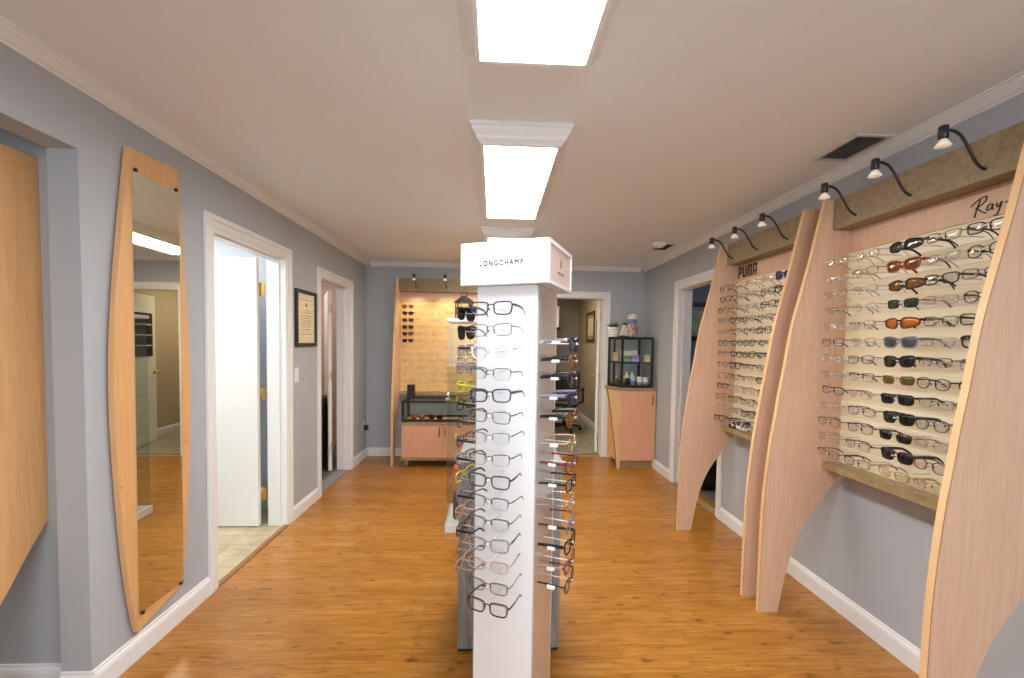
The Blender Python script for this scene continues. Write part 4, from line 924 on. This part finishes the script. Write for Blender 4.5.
MB().box(-.055, .03, -.04, .04, .03, 1.74).build('pole', mat('beige_metal', (.62, .50, .38), .45), e, bevel=.005); MB().box(-.16, .14, -.18, .18, 0, .03).build('foot', m_white, e, bevel=.005)
MB().box(-.16, .06, -.1, .1, 1.74, 2.13).build('head', m_white, e, bevel=.01); MB().box(-.02, .09, -.11, .09, 1.70, 1.738).build('tray', m_black, e, bevel=.004)
e = empty('filing_cabinet', (2.30, 4.30, .002), 0, 'black cabinet in the dark room beyond the right doorway', 'cabinet')
MB().box(-.25, .25, -.22, .22, .02, 1.0).build('carcass', m_black_metal, e, bevel=.004)
for k in range(3):
    dw = MB().box(-.24, .24, -.235, -.2205, .06 + k * .31, .35 + k * .31).build('drawer', m_black, e, bevel=.003); MB().tube([(-.07, -.2355, .27 + k * .31), (-.06, -.255, .27 + k * .31), (.06, -.255, .27 + k * .31), (.07, -.2355, .27 + k * .31)], .005, 6).build('handle', m_chrome, dw)
e = empty('storage_bin', (-2.03, 4.83, .002), .2, 'black cabinet in the pinkish room beyond the second left doorway', 'cabinet')
MB().box(-.17, .17, -.15, .15, .02, .80).build('carcass', m_black, e, bevel=.004); MB().box(-.165, .165, -.157, -.1505, .05, .76).build('door', m_black_metal, e, bevel=.003)
struct(MB().box(XR + .035, XR + .075, D3[1] - .0185, D3[1] - .0161, .91, 1.0).build('trim_12', m_chrome))

def spot(name, loc, target, power, color, ang=1.5):
    l = bpy.data.lights.new(name, 'SPOT'); l.energy = power; l.color = color; l.spot_size = ang; l.spot_blend = .8; l.shadow_soft_size = .02
    o = bpy.data.objects.new(name, l); COL.objects.link(o); o.location = loc
    o.rotation_euler = (Vector(target) - Vector(loc)).to_track_quat('-Z', 'Y').to_euler()
for lx in (.20, .56, .92): spot('display_lamp_light', (-1.135 + lx, YB - .30, 2.125), (-1.135 + lx, YB - .05, 1.45), 7, (1, .80, .52))
e = empty('wall_poster', (0, 0, 0), 0, 'black poster with pale lines hung on the open hall door', 'poster')
e.matrix_world = Matrix.Translation((DB[1] - .0375, YB + TW + .03, 0)) @ RZ(PI / 2 - .235)
MB().box(.06, .66, .0185, .026, 1.18, 1.76).build('backing', m_black, e, bevel=.002)
for z in (1.32, 1.46, 1.60): MB().box(.10, .62, .0262, .030, z, z + .012).build('line', m_trim, e)
# ------------------------------------------------------------------ LIGHTS
def area(name, loc, rot, sx, sy, power, color):
    l = bpy.data.lights.new(name, 'AREA'); l.shape = 'RECTANGLE'; l.size = sx; l.size_y = sy; l.energy = power; l.color = color
    o = bpy.data.objects.new(name, l); COL.objects.link(o); o.location = loc; o.rotation_euler = rot; return o
area('added_fill_light', ((WX0 + WX1) / 2, YF - .2, (WZ0 + WZ1) / 2), (PI / 2, 0, 0), 2.4, 1.2, 48, (.90, .95, 1.0))  # neutral fill added outside the invented window
def small_light(x, y, power, color, label, w=.3, l=.6):
    e = empty('ceiling_light', (x, y, H), 0, label, 'ceiling light')
    MB().box(-w, w, -l, l, -.05, -.0005).build('frame', m_trim, e, bevel=.004)
    MB().box(-w + .03, w - .03, -l + .03, l - .03, -.056, -.0502).build('diffuser', mat('room_diffuser', (.9, .9, .9), .5, emit=color, es=power), e)
small_light(-2.5, 2.6, 9, (1, .99, .95), 'bright added ceiling light, unseen in the room beyond the first left doorway')  # out-of-view lamp added to brighten this room
small_light(-2.5, 5.0, 5, (1, .82, .72), 'ceiling light in the room beyond the second left doorway')
small_light(.9, 6.9, 12, (1, .82, .56), 'warm ceiling light in the hall beyond the back doorway', .2, .5)
small_light(2.9, 3.8, 2.0, (.8, .88, 1), 'dim ceiling light in the room beyond the right doorway')
w = bpy.data.worlds.new('world'); sc.world = w; w.use_nodes = True
w.node_tree.nodes['Background'].inputs['Color'].default_value = (.55, .65, .8, 1); w.node_tree.nodes['Background'].inputs['Strength'].default_value = .3
